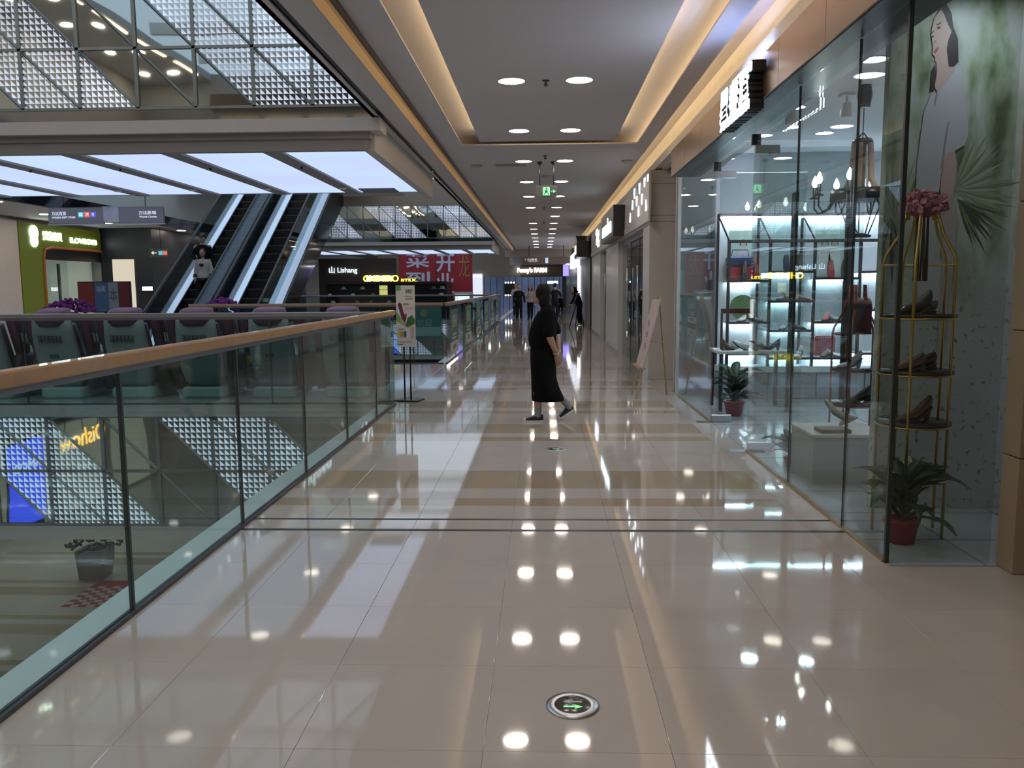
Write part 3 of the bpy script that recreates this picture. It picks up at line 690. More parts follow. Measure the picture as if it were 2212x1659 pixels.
# ================================================================== ESCALATORS
ESL = .65
def escalator(xc, label):
    t = thing('escalator', label, 'escalator', (xc, 18.6, 0))
    hw = .35; yb, yt = 18.6, 26.75
    stepm = mat('escalator_step', (.018, .018, .02), .45, .3); edge = mat('step_edge', (.16, .15, .10), .5)
    run = .36; rise = run * ESL; n = int((yt - yb) / run)
    sm_ = MB(); sm_.box(-hw, hw, 0, run + .02, -.3, 0); sm_ = sm_.mesh('step', stepm)
    ne = MB().box(-hw, hw, -.004, .012, -.012, .003).mesh('step_nosing', edge)
    for k in range(n):
        s_ = link('step', sm_, t, loc=(0, k * run, (k + 1) * rise - rise * .5))
        e_ = link('step_nosing', ne, s_)
    def incl(x0, x1, d0, d1, a=yb - .6, b=yt):
        # slab following the incline between heights d0..d1 above the pitch line
        z = lambda y: max(0, (y - yb) * ESL)
        pts = [a, yb, b]
        poly = [(y, z(y) + d0) for y in pts] + [(y, z(y) + d1) for y in pts[::-1]]
        return MB().prism(poly, 'x', x0, x1)
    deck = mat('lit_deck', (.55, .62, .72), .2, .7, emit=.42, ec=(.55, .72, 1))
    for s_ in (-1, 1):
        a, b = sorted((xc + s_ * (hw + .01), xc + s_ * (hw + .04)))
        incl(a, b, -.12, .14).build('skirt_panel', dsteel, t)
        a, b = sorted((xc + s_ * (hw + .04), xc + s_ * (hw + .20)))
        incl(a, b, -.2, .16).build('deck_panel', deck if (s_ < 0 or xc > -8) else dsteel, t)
        gx = xc + s_ * (hw + .19)
        incl(gx - .006, gx + .006, .16, .92).build('balustrade_glass', glass('escalator_glass', (.62, .70, .72), .05), t)
        zz = lambda y: max(0, (y - yb) * ESL)
        MB().tube([(gx, y, zz(y) + .95) for y in (yb - .75, yb - .1, yb + .15, yt)], .032, 8).build('handrail', black, t)
        MB().tube([(gx, yb - .75, .95), (gx, yb - .95, .8), (gx, yb - .95, .4), (gx, yb - .7, .2)], .032, 8).build('newel_end', black, t)
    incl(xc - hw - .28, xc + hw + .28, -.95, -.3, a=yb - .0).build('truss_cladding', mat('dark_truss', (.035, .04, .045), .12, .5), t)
    MB().box(xc - hw - .25, xc + hw + .25, yb - 1.2, yb + .02, 0.0, .012).build('comb_plate', steel, t)
    return t
e1 = escalator(-8.57, 'left escalator carrying the two riders')
e2 = escalator(-7.09, 'right escalator, empty, rising beside the first')
MB().prism([(18.9, -.3), (18.9, .2), (26.9, 5.4), (26.9, 4.2)], 'x', -6.42, -6.38).build('mirror_side_panel', mat('dark_mirror_side', (.10, .11, .12), .06, .9), e2)
MB().box(-6.36, -4.2, 26.8, 26.86, 3.6, 5.3).build('upper_landing_panel', None, label='dark glass panel beside the head of the escalators', cat='panel') if False else None
MB().box(AX_ + .04, -5.2, 26.95, 32, 5.0, 5.3).build('upper_landing', fasc, None, label='landing slab at the head of the escalators', cat='landing')
# ================================================================== MASSAGE CHAIRS
teal_sh = mat('grey_shell', (.23, .275, .275), .35, var=.03)
plum = mat('plum_leather', (.095, .030, .055), .45, var=.1)
dplum = mat('dark_plum', (.035, .015, .025), .5)
def rrect(yc, zc, a, b, tilt=.0, n=20, e=3.0):
    out = []
    for k in range(n):
        th = 2 * PI * k / n; c_, s_ = math.cos(th), math.sin(th)
        u = a * math.copysign(abs(c_) ** (2 / e), c_); v = b * math.copysign(abs(s_) ** (2 / e), s_)
        out.append((u, yc + v * math.cos(tilt), zc + v * math.sin(tilt)))
    return out
def make_chair():
    t = thing('massage_chair', '', 'massage chair', (0, 0, 0), 0, 'massage chairs on the footbridge')
    MB().loft([rrect(-.02, 1.17, .24, .04, .5), rrect(-.045, 1.10, .275, .065, .5), rrect(-.03, .95, .285, .08, .45), rrect(.03, .72, .30, .09, .4), rrect(.12, .45, .30, .10, .4), rrect(.22, .24, .27, .10, .3), rrect(.26, .17, .22, .08, .3)]).build('back_shell', teal_sh, t, True)
    MB().loft([rrect(.05, 1.02, .17, .12, .2), rrect(.0, 1.10, .215, .16, .2), rrect(.0, 1.19, .23, .16, .2), rrect(.02, 1.245, .215, .13, .2), rrect(.03, 1.262, .17, .09, .2)]).build('headrest', plum, t, True)
    MB().loft([rrect(-.105, 1.04, .15, .03, .4), rrect(-.09, 1.12, .165, .03, .4), rrect(-.075, 1.2, .16, .03, .4)]).build('headrest_flap', plum, t, True)
    MB().loft([rrect(.10, 1.05, .25, .08, .3), rrect(.16, .8, .27, .09, .3), rrect(.30, .45, .27, .1, .3)]).build('back_cushion', plum, t, True)
    MB().loft([rrect(.62, .32, .26, .34), rrect(.62, .40, .27, .36), rrect(.62, .46, .25, .34)]).build('seat_cushion', plum, t, True)
    for s_ in (-1, 1):
        g = lambda R_: [(x + s_ * .38, y, z) for x, y, z in R_]
        MB().loft([g(rrect(.60, .12, .09, .42)), g(rrect(.58, .40, .105, .46)), g(rrect(.55, .58, .105, .42)), g(rrect(.55, .64, .08, .36))]).build('armrest', dplum, t, True)
        MB().loft([g(rrect(.30, .60, .07, .10)), g(rrect(.24, .95, .085, .16)), g(rrect(.18, 1.12, .085, .16)), g(rrect(.16, 1.19, .06, .11))]).build('shoulder_wing', plum, t, True)
        MB().loft([[(s_ * .475, .12, .93), (s_ * .475, .42, .80), (s_ * .475, .44, .72), (s_ * .475, .16, .80)], [(s_ * .49, .12, .93), (s_ * .49, .42, .80), (s_ * .49, .44, .72), (s_ * .49, .16, .80)]], smooth=False).build('side_trim', mat('trim_grey', (.3, .3, .33), .4), t, True)
    MB().loft([rrect(1.05, .10, .24, .10), rrect(1.02, .30, .25, .10), rrect(.98, .42, .24, .09)]).build('leg_rest', plum, t, True)
    MB().bbox(-.30, .30, .08, .95, 0, .16, .03).build('base', mat('base_white', (.50, .55, .55), .5), t, True)
    h = MB()
    for r in range(2):
        for k in range(6): h.box(-.165 + k * .055, -.125 + k * .055, -.125 + r * .014, -.06 + r * .014, .86 - r * .055, .90 - r * .055)
    h.build('speaker_grille', mat('grille_dark', (.08, .1, .1), .6), t, True)
    MB().box(-.06, .06, -.045, .03, .585, .635).build('label_plate', mat('label_dark', (.05, .06, .06), .5), t, True)
    return t
ch0 = make_chair()
pos = ('leftmost, cut by the frame edge', 'second from the left', 'third from the left', 'third from the right', 'second from the right', 'rightmost, nearest the corridor')
for i, px in enumerate((-45, 111, 266, 420, 577, 735)):
    c_ = ch0 if i == 0 else copy_tree(ch0)
    q = PX(px + 6, 700, Y=11.3)
    c_.location = (q.x, 11.28, 0); c_['label'] = 'massage chair with grey shell and plum headrest, ' + pos[i]
    for nm_ in ('category', 'group'): c_[nm_] = ch0[nm_]
# ================================================================== SIGN STAND, EASEL, FLOOR LIGHTS
ss = thing('poster_stand', 'black twin-post stand with a tall cream poster at the bridge corner', 'sign stand', (-1.83, 11.1, 0), R(-14))
MB().bbox(-.15, .19, -.14, .14, 0, .022, .006).build('base_plate', black, ss, True)
for x in (-.045, .045): MB().tube([(x, 0, .02), (x, 0, 1.5)], .012, 8).build('post', black, ss, True)
MB().box(-.135, .135, -.024, -.014, .735, 1.555).build('board', mat('poster_cream', (.66, .66, .56), .5), ss, True)
def pp(x0, x1, z0, z1, c, nm='print'): MB().box(x0, x1, -.0262, -.024, z0, z1).build(nm, c, ss, True)
inkg = mat('ink_green', (.20, .38, .12), .5); inkd = mat('ink_dark', (.05, .05, .05), .6); inkr = mat('ink_red', (.55, .04, .05), .5); inkp = mat('ink_pink', (.62, .3, .3), .5)
pp(-.13, -.06, 1.485, 1.553, inkg, 'green_logo')
pp(-.135, .135, .78, 1.08, mat('poster_pale_pink', (.66, .6, .58), .5), 'lower_field')
MB().prism([(-.135, 1.08), (0.03, .99), (.135, 1.04), (.135, 1.28), (-.135, 1.32)], 'y', -.0262, -.0245).build('picture_field', mat('poster_pale_pink', ()), ss, True)
MB().prism([(-.11, 1.30), (-.085, 1.33), (-.055, 1.31), (-.03, 1.2), (-.005, 1.16), (.02, 1.19), (.01, 1.10), (-.02, 1.06), (-.06, 1.12), (-.08, 1.2)], 'y', -.0268, -.0262).build('red_picture', mat('ink_maroon', (.16, .02, .035), .5), ss, True)
MB().prism([(-.135, 1.09), (-.135, 1.2), (-.09, 1.16), (-.05, 1.09), (-.08, 1.06)], 'y', -.0268, -.0262).build('green_leaf', inkg, ss, True)
MB().prism([(.0, 1.01), (.03, 1.12), (.09, 1.16), (.135, 1.1), (.135, 1.05), (.05, 1.0)], 'y', -.0268, -.0262).build('green_leaf', mat('ink_dgreen', (.05, .14, .05), .5), ss, True)
MB().prism([(-.135, 1.085), (.03, 1.0), (.135, 1.05), (.135, 1.035), (.03, .985), (-.135, 1.07)], 'y', -.027, -.0262).build('gold_chevron', pgo, ss, True)
for k, c_ in enumerate(((.6, .5, .1), (.6, .28, .06), (.2, .4, .12), (.08, .06, .3))):
    MB().prism([(-.12 + k * .033, .86), (-.095 + k * .033, .86), (-.09 + k * .033, .90), (-.095 + k * .033, .945), (-.12 + k * .033, .945), (-.125 + k * .033, .90)], 'y', -.0268, -.0262).build('colour_swatch', mat('sw%d' % k, c_, .5), ss, True)
for k in range(3): pp(.06, .125, .845 + k * .055, .893 + k * .055, inkr, 'red_square')
# lettering on the stand (board faces the viewer before the stand is turned)
def stext(b, z, x, w_, h_, c):
    o = text(b, .05, c, None, (x, -.0268, z), '-Y', 'lettering', .0004, w_, h_); o.parent = ss; ORG[o] = ORG[ss]
stext('按摩区', 1.475, .055, .10, .055, inkd); stext('一键启动舒适', 1.41, .04, .12, .014, inkd); stext('扫码体验', 1.375, .06, .10, .02, inkd)
stext('健康第一', 1.305, .02, .10, .03, inkr); stext('轻松生活', 1.25, .06, .10, .03, inkp); stext('多种按摩手法', .97, -.06, .10, .015, inkd)
stext('文明使用 请勿踩踏', .80, -.01, .17, .014, inkd); stext('温馨提示', .765, -.07, .08, .012, inkd)
ea = thing('easel', 'wooden tripod easel holding a pale pink board, before the white column', 'easel', (1.4, 11.5, 0))
wd = mat('easel_pine', (.42, .28, .16), .55, var=.2, scale=30)
pts = {'f1': PX(1365, 855, Z=0), 'f2': PX(1372, 860, Z=0), 'r': PX(1440, 852, Z=0)}
top = Vector((1.60, 11.45, 1.40))
for nm_, yo in (('f1', .14), ('f2', -.14)):
    f_ = pts[nm_] + Vector((0, yo * .6, 0)); tp = top + Vector((0, yo * .35, 0))
    MB().tube([f_, tp], .013, 4, smooth=False).build('front_leg', wd, ea)
MB().tube([pts['r'], top + Vector((.0, 0, -.03))], .013, 4, smooth=False).build('rear_leg', wd, ea)
lean = (top - pts['f2']).normalized()
def onlean(h_, off=0): return Vector((1.255 + (1.60 - 1.255) * h_ / 1.4 - off, 11.44, h_))
bl, bu = onlean(.44, .03), onlean(1.34, .03)
MB().loft([[(bl.x - .012, 11.1, bl.z), (bl.x + .012, 11.1, bl.z), (bl.x + .012, 11.75, bl.z), (bl.x - .012, 11.75, bl.z)], [(bu.x - .012, 11.1, bu.z), (bu.x + .012, 11.1, bu.z), (bu.x + .012, 11.75, bu.z), (bu.x - .012, 11.75, bu.z)]], smooth=False).build('board', mat('pale_pink_board', (.62, .50, .48), .5, var=.15, scale=4), ea)
for (y_, z_, c_) in ((11.3, .7, (.5, .22, .2)), (11.5, 1.0, (.45, .3, .3)), (11.4, .85, (.3, .3, .4))):
    q = onlean(z_, .045); MB().ell((q.x, y_, z_), (.004, .09, .07), 10, 6).build('painted_motif', mat('motif%.1f' % z_, c_, .5), ea)
q = onlean(.42, .05); MB().box(q.x - .03, q.x + .06, 11.05, 11.8, .415, .44).build('ledge', wd, ea)
q = onlean(.75); MB().tube([(q.x + .02, 11.44, .78), (1.66, 11.5, .75)], .008, 6).build('stay', wd, ea)
for i, (P_, lab) in enumerate(((PX(1237, 1525, Z=0), 'nearer round steel floor light with white and green arrows'), (PX(1202, 971, Z=0), 'farther round steel floor light, near the walking woman'))):
    f_ = thing('floor_exit_light', lab, 'floor light', (P_.x, P_.y, 0), group='floor exit lights')
    MB().lathe([(.098, 0), (.096, .006), (.075, .008), (.062, .006)], (0, 0, 0), 32).build('steel_ring', steel, f_, True)
    MB().lathe([(.068, .0062), (.066, .0072), (.0, .0072)], (0, 0, 0), 32).build('dark_lens', mat('smoked_lens', (.05, .05, .055), .15), f_, True)
    def arrow(y, s_, c_, nm_):
        p_ = [(-s_ * .034, y - .005), (s_ * .01, y - .005), (s_ * .006, y - .016), (s_ * .036, y), (s_ * .006, y + .016), (s_ * .01, y + .005), (-s_ * .034, y + .005)]
        MB().prism(p_ if s_ > 0 else p_[::-1], 'z', .0073, .0078).build(nm_, c_, f_, True)
    arrow(-.018, 1, emis('arrow_green', (.25, .9, .35), .9), 'green_arrow'); arrow(.018, -1, mat('arrow_white', (.62, .62, .64), .5), 'white_arrow')
# ================================================================== CEILING FIXTURES
dl = emis('downlight_glow', (1.0, .87, .74), 27.0)
dlr = mat('downlight_ring', (.75, .7, .62), .4)
ORD = 'first second third fourth fifth sixth seventh eighth ninth tenth eleventh twelfth thirteenth fourteenth fifteenth sixteenth seventeenth eighteenth nineteenth twentieth'.split()
ring_me = MB().lathe([(.150, 0), (.150, -.006), (.138, -.006), (.138, .0)], (0, 0, 0), 24).mesh('trim_ring', dlr)
disc_me = MB().lathe([(.138, -.002), (.138, .0)], (0, 0, 0), 24).mesh('lamp_disc', dl)
off_me = disc_me.copy(); off_me.materials[0] = mat('unlit_lamp', (.55, .55, .6), .4)
for s_, xx, nm_ in ((0, -.32, 'left'), (1, .39, 'right')):
    for k in range(-3, 17):
        yy = 3.4 + k * 2.8
        d_ = thing('downlight', 'round recessed downlight, %s in the %s row of the corridor ceiling counted from the viewer' % (ORD[k + 3], nm_), 'light', (xx, yy, CZ), group='%s row corridor downlights' % nm_)
        link('trim_ring', ring_me, d_); link('lamp_disc', off_me if (s_, k) in ((0, 8),) else disc_me, d_)
for k, (yy, xx) in enumerate(((9.0, .04), (14.0, .05), (18.6, .05), (23.0, .05), (28, .05))):
    s_ = thing('sprinkler', 'small dark sprinkler head on the corridor ceiling, %s from the viewer' % ('nearest', 'second', 'third', 'fourth', 'fifth')[k], 'sprinkler', (xx, yy, CZ), group='ceiling sprinklers')
    MB().lathe([(.04, 0), (.04, -.008), (.012, -.012), (.012, -.05), (.022, -.055), (.022, -.06)], (0, 0, 0), 12).build('head', dsteel, s_, True)
    MB().tube([(-.018, 0, -.03), (-.02, 0, -.05), (.02, 0, -.05), (.018, 0, -.03)], .004, 6).build('yoke', dsteel, s_, True)
for k, (px, py, lab) in enumerate(((1030, 357, 'round loudspeaker grille in the ceiling left of the exit sign'), (1180, 380, 'small dome smoke detector above the exit sign'), (1355, 347, 'small dome detector near the right-hand cove'))):
    P_ = PX(px, py, Z=CZ)
    MB().lathe([(.10, 0), (.10, -.02), (.06, -.045), (.02, -.05)], (0, 0, 0), 16).build('ceiling_detector', mat('detector_grey', (.4, .4, .4), .5), None, label=lab, cat='detector', loc=(P_.x, P_.y, CZ))
P_ = PX(1103, 356, Z=CZ)
vg = thing('air_vent', 'rectangular slatted air vent in the corridor ceiling', 'vent', (P_.x, P_.y, CZ))
MB().box(-.30, .30, -.16, .16, -.006, 0).build('frame', ceilm, vg, True)
for k in range(7): MB().box(-.27, .27, -.14 + k * .042, -.115 + k * .042, -.012, -.006).build('slat', mat('vent_slat', (.32, .31, .3), .5), vg, True)
ex = thing('exit_sign', 'grey exit sign with green running figure and arrow hung on two rods', 'exit sign', (.07, 14.7, 3.07))
MB().bbox(-.11, .255, 14.68, 14.72, 3.075, 3.262, .004).build('panel', mat('exit_grey', (.17, .165, .165), .4), ex)
grn = emis('exit_green', (.25, .85, .35), 1.3)
MB().box(.01, .13, 14.674, 14.68, 3.10, 3.24).build('green_field', grn, ex)
xw = mat('exit_dark', (.05, .16, .07), .5)
def efig(poly): MB().prism(poly, 'y', 14.670, 14.674).build('running_figure', xw, ex)
efig([(.06, 3.195), (.085, 3.195), (.09, 3.215), (.075, 3.225), (.06, 3.215)]); efig([(.045, 3.15), (.055, 3.19), (.095, 3.185), (.085, 3.15)])
efig([(.05, 3.15), (.03, 3.115), (.045, 3.11), (.068, 3.15)]); efig([(.07, 3.15), (.095, 3.13), (.1, 3.108), (.112, 3.112), (.105, 3.14), (.085, 3.152)])
MB().prism([(.15, 3.163), (.195, 3.163), (.185, 3.14), (.235, 3.168), (.185, 3.196), (.195, 3.173), (.15, 3.173)], 'y', 14.674, 14.68).build('green_arrow', grn, ex)
for x in (-.045, .195):
    MB().tube([(x, 14.7, 3.262), (x, 14.7, CZ - .02)], .009, 8).build('rod', dsteel, ex)
    MB().lathe([(.02, -.05), (.05, -.02), (.05, 0)], (x, 14.7, CZ), 12).build('rod_cap', dsteel, ex)
hs = thing('hanging_sign', 'grey hanging direction sign with coloured icons below the overhead bridge', 'sign', (-8.3, 15.9, 2.8))
gsm = mat('sign_grey', (.27, .25, .255), .35, .3)
MB().bbox(-9.5, -8.42, 15.86, 15.94, 2.79, 3.10, .008).build('left_panel', gsm, hs)
MB().bbox(-8.12, -7.25, 15.86, 15.94, 2.79, 3.10, .008).build('right_panel', gsm, hs)
MB().box(-8.44, -8.10, 15.87, 15.93, 2.82, 3.11).build('centre_picture', mat('picture_pale', (.5, .52, .54), .5, var=.5, scale=5), hs)
MB().box(-9.52, -7.23, 15.88, 15.92, 2.765, 2.79).build('lower_frame', steel, hs)
lt = mat('sign_white_letters', (.8, .85, .95), .4, emit=.5, ec=(.8, .87, 1))
text('万达百货', .1, lt, hs, (-9.28, 15.855, 2.985), '-Y', 'lettering', .002, .28, .07)
text('WANDA DEPT STORE', .06, lt, hs, (-9.19, 15.855, 2.91), '-Y', 'lettering', .002, .46, .035)
text('万达影城', .1, lt, hs, (-7.55, 15.855, 2.985), '-Y', 'lettering', .002, .34, .07)
text('Wanda Cinema', .06, lt, hs, (-7.54, 15.855, 2.91), '-Y', 'lettering', .002, .34, .035)
for k, c_ in enumerate(((.1, .5, .6), (.75, .15, .12), (.15, .13, .6))):
    MB().box(-8.90 + k * .12, -8.80 + k * .12, 15.852, 15.86, 2.91, 3.01).build('icon', mat('icon%d' % k, c_, .4, emit=.5, ec=c_), hs)
    text('♿↗♀'[k], .07, lt, hs, (-8.85 + k * .12, 15.85, 2.96), '-Y', 'icon_symbol', .001, None, .06)
for x in (-9.2, -7.6): MB().tube([(x, 15.9, 3.10), (x, 15.9, 5.13)], .008, 6).build('hanger', dsteel, hs)
h2 = thing('hanging_sign', 'small dark sign with white arrow and coloured icons near the escalator foot', 'sign', (-12.3, 27, 2.6))
MB().box(-12.55, -11.95, 26.36, 26.44, 2.55, 2.83).build('panel', mat('sign_dark', (.07, .065, .06), .4), h2)
MB().prism([(-12.5, 2.69), (-12.42, 2.75), (-12.42, 2.70), (-12.32, 2.70), (-12.32, 2.68), (-12.42, 2.68), (-12.42, 2.63)], 'y', 26.35, 26.36).build('arrow', lt, h2)
for k in range(2): MB().box(-12.26 + k * .15, -12.13 + k * .15, 26.35, 26.36, 2.62, 2.75).build('icon', _M['icon%d' % (0 if k == 0 else 1)], h2)
MB().tube([(-12.2, 26.4, 2.83), (-12.2, 26.4, 3.5)], .01, 6).build('hanger', dsteel, h2)
h3 = thing('hanging_sign', 'brown hanging direction sign with white arrow far down the corridor', 'sign', (0, 44, 2.75))
MB().bbox(-1.03, 1.48, 43.95, 44.05, 2.72, 3.10, .01).build('panel', mat('brown_sign', (.13, .095, .08), .4), h3)
text('↑ 万达影城', .2, lt, h3, (-.62, 43.94, 2.96), '-Y', 'lettering', .003, .65, .11)
text('Wanda Cinema', .1, lt, h3, (-.5, 43.94, 2.87), '-Y', 'lettering', .003, .5, .05)
MB().box(.15, .3, 43.93, 43.95, 2.76, 3.04).build('picture', mat('picture_blue', (.3, .45, .6), .4, emit=.5, ec=(.5, .7, .9)), h3)
for x in (-.7, 1.1): MB().tube([(x, 44, 3.1), (x, 44, CZ)], .02, 6).build('hanger', dsteel, h3)
for k in range(18):
    P_ = (-13 + (k % 2) * .8, 12 + (k // 2) * 3.2, 3.5)
    MB().lathe([(.14, -.006), (.14, 0)], (0, 0, 0), 16).build('downlight', dl, None, label='round downlight in the %s row across the atrium, %s from the near end' % (('far', 'near')[k % 2], ORD[k // 2]), cat='light', group='gallery downlights', loc=P_)
# ================================================================== KIOSK, BANNER
kk_ = thing('hat_kiosk', 'black hat kiosk with yellow lit CHIHIRO lettering on top', 'kiosk', (-7.7, 41, 0))
MB().box(-10.8, -4.73, 41.2, 43.5, 0, 1.82).build('body', black, kk_)
for zz in (.75, 1.1, 1.45): MB().box(-10.75, -4.8, 40.9, 41.2, zz - .02, zz).build('shelf', mat('kiosk_shelf', (.02, .02, .02), .3), kk_)
MB().box(-10.8, -4.73, 40.8, 41.3, 1.72, 1.84).build('canopy', black, kk_)
ye = emis('chihiro_yellow', (1, .78, .03), 3.2)
text('CHIHIRO', .4, ye, kk_, (-7.95, 40.85, 1.99), '-Y', 'lettering', .03, 1.75, .33, .006)
text('BTS.K.', .2, ye, kk_, (-6.55, 40.85, 1.90), '-Y', 'small_lettering', .02, .8, .14, .003)
MB().box(-8.1, -7.7, 41.15, 41.19, 1.1, 1.65).build('lit_picture', emis('kiosk_picture', (.5, .5, .15), .8), kk_)
hatp = [(.19, 0), (.2, .012), (.115, .03), (.11, .1), (.085, .15), (.0, .155)]
hcol = (('grey', (.3, .3, .3)), ('cream', (.45, .4, .3)), ('white', (.55, .55, .55)), ('brown', (.25, .15, .1)), ('charcoal', (.12, .12, .12)))
hmesh = {}
hn = 0
for zz, xs in ((1.46, (-9.85, -8.9, -7.05, -6.8, -5.35, -4.95)), (1.11, (-10.55, -9.4, -8.4, -7.2, -6.7, -5.0)), (.76, (-10.4, -9.2, -8.5, -7.6))):
    for x in xs:
        cn, cc = hcol[hn % 5]
        if cn not in hmesh: hmesh[cn] = MB().lathe(hatp, (0, 0, 0), 14).mesh('hat', mat('felt_' + cn, cc, .9))
        lv = {1.46: 'top', 1.11: 'middle', .76: 'lowest'}[zz]
        link('hat', hmesh[cn], None, '%s brimmed hat, %s from the left on the %s kiosk shelf' % (cn, ('first', 'second', 'third', 'fourth', 'fifth', 'sixth')[xs.index(x)], lv), 'hat', 'hats on the kiosk', None, (x, 41.03, zz)); hn += 1
bn = thing('banner', 'red hanging banner with large white Chinese characters beyond the kiosk', 'banner', (-5.5, 44, 0))
redm = mat('banner_red', (.30, .012, .02), .6, var=.03)
A_, B_ = PX(860, 545, Y=44), PX(1021, 640, Y=44)
MB().box(A_.x, B_.x, 44, 44.06, .6, 3.25).build('cloth', redm, bn)
MB().box(A_.x + (B_.x - A_.x) * .5, A_.x + (B_.x - A_.x) * .515, 43.97, 44, .6, 3.25).build('fold', mat('banner_red_dark', (.2, .01, .015), .6), bn)
bl_ = mat('banner_white', (.52, .56, .66), .6)
for ch, px, py, w_, h_ in (('菜', 902, 562, 52, 32), ('到', 903, 605, 52, 36), ('开', 962, 568, 40, 38), ('业', 962, 612, 38, 44)):
    P_ = PX(px, py, Y=43.98); text(ch, 1, bl_, bn, P_, '-Y', 'character', .004, w_ * 44 / 1790, h_ * 44 / 1790, .02)
P_ = PX(1003, 575, Y=43.98); text('龙', 1, mat('banner_gold', (.3, .18, .05), .5), bn, P_, '-Y', 'gold_emblem', .004, 24 * 44 / 1790, 46 * 44 / 1790)
P_ = PX(986, 641, Y=36)
lp2 = thing('display_screen', 'small bright screen in a grey frame before the red banner', 'screen', (P_.x, 36, 0))
MB().box(P_.x - .45, P_.x + .45, 39.2, 39.3, .8, 1.32).build('frame', fasc, lp2); MB().box(P_.x - .05, P_.x + .05, 39.22, 39.28, 0, .8).build('post', fasc, lp2); MB().box(P_.x - .38, P_.x + .28, 39.18, 39.2, .9, 1.2).build('screen_face', emis('screen_glow', (.7, .82, 1), 1.6), lp2)
# small lit shops behind the kiosk
bsn = thing('boutique', 'dim shop with cyan-white lit sign behind the hat kiosk', 'shop front', (-10.5, 50, 0))
MB().box(-13.5, -8.8, 50, 50.3, 0, 3.3).build('facade', mat('brown_facade', (.06, .045, .035), .5), bsn)
text('山 Lishang', .5, emis('cyan_sign2', (.6, .85, 1), 2.5), bsn, (-12.0, 49.95, 2.6), '-Y', 'lettering', .01, 1.7, .45)
MB().box(-10.6, -9.0, 49.9, 50, 1.95, 2.25).build('light_panel', emis('blue_white', (.6, .7, 1), 3), bsn)
# ================================================================== SHOE SHOP CONTENTS
shelfm = mat('shelf_white', (.78, .82, .86), .4, var=.02)
shelfd = mat('shelf_frame', (.05, .035, .04), .4, .3)
ledc = emis('shelf_led', (.70, .86, 1.0), 42.0)
SY = 11.2
X4 = [PX(q, 620, Y=SY).x for q in (1573, 1662, 1758, 1856)] + [4.95]
su = thing('display_shelving', 'brightly lit wall shelving with dark frames at the back of the shoe shop', 'shelving', (X4[0], SY, 0))
MB().box(X4[0] - .08, X4[4], SY + .36, SY + .38, .35, 2.48).build('back_panel', shelfm, su)
MB().box(X4[0] - .08, X4[4], SY - .02, SY + .36, .36, .44).build('plinth_top', shelfm, su)
for k in range(8):
    a = X4[0] - .08 + k * (X4[4] - X4[0] + .08) / 8
    MB().bbox(a + .005, a + (X4[4] - X4[0] + .08) / 8 - .005, SY, SY + .35, .01, .35, .006).build('plinth_door', mat('plinth_grey', (.33, .36, .40), .35), su)
for x in X4:
    MB().box(x - .018, x + .018, SY - .02, SY + .015, .44, 2.12).build('front_upright', shelfd, su)
    MB().box(x - .09, x - .06, SY + .33, SY + .36, .44, 2.48).build('rear_upright', shelfd, su)
    MB().tube([(x, SY, 2.11), (x - .075, SY + .35, 2.47)], .015, 4, smooth=False).build('sloped_strut', shelfd, su)
MB().box(X4[0], X4[4], SY - .02, SY + .015, 2.08, 2.12).build('front_beam', shelfd, su)
MB().box(X4[0] - .08, X4[4], SY + .33, SY + .36, 2.45, 2.49).build('top_beam', shelfd, su)
MB().box(X4[0] - .05, X4[4], SY + .30, SY + .325, 2.43, 2.445).build('led_strip', ledc, su)
levels = [(1.59, 1.04, .62), (1.71, 1.32, .93, .56), (1.62, 1.04, .56), (1.70, 1.2, .62)]
for b_ in range(4):
    for z_ in levels[b_]:
        MB().box(X4[b_] + .02, X4[b_ + 1] - .02, SY - .01, SY + .35, z_ - .025, z_).build('shelf', shelfm, su)
        MB().box(X4[b_] + .02, X4[b_ + 1] - .02, SY - .018, SY - .010, z_ - .03, z_ + .002).build('shelf_edge', shelfd, su)
        MB().box(X4[b_] + .06, X4[b_ + 1] - .06, SY + .30, SY + .315, z_ - .036, z_ - .026).build('led_strip', ledc, su)
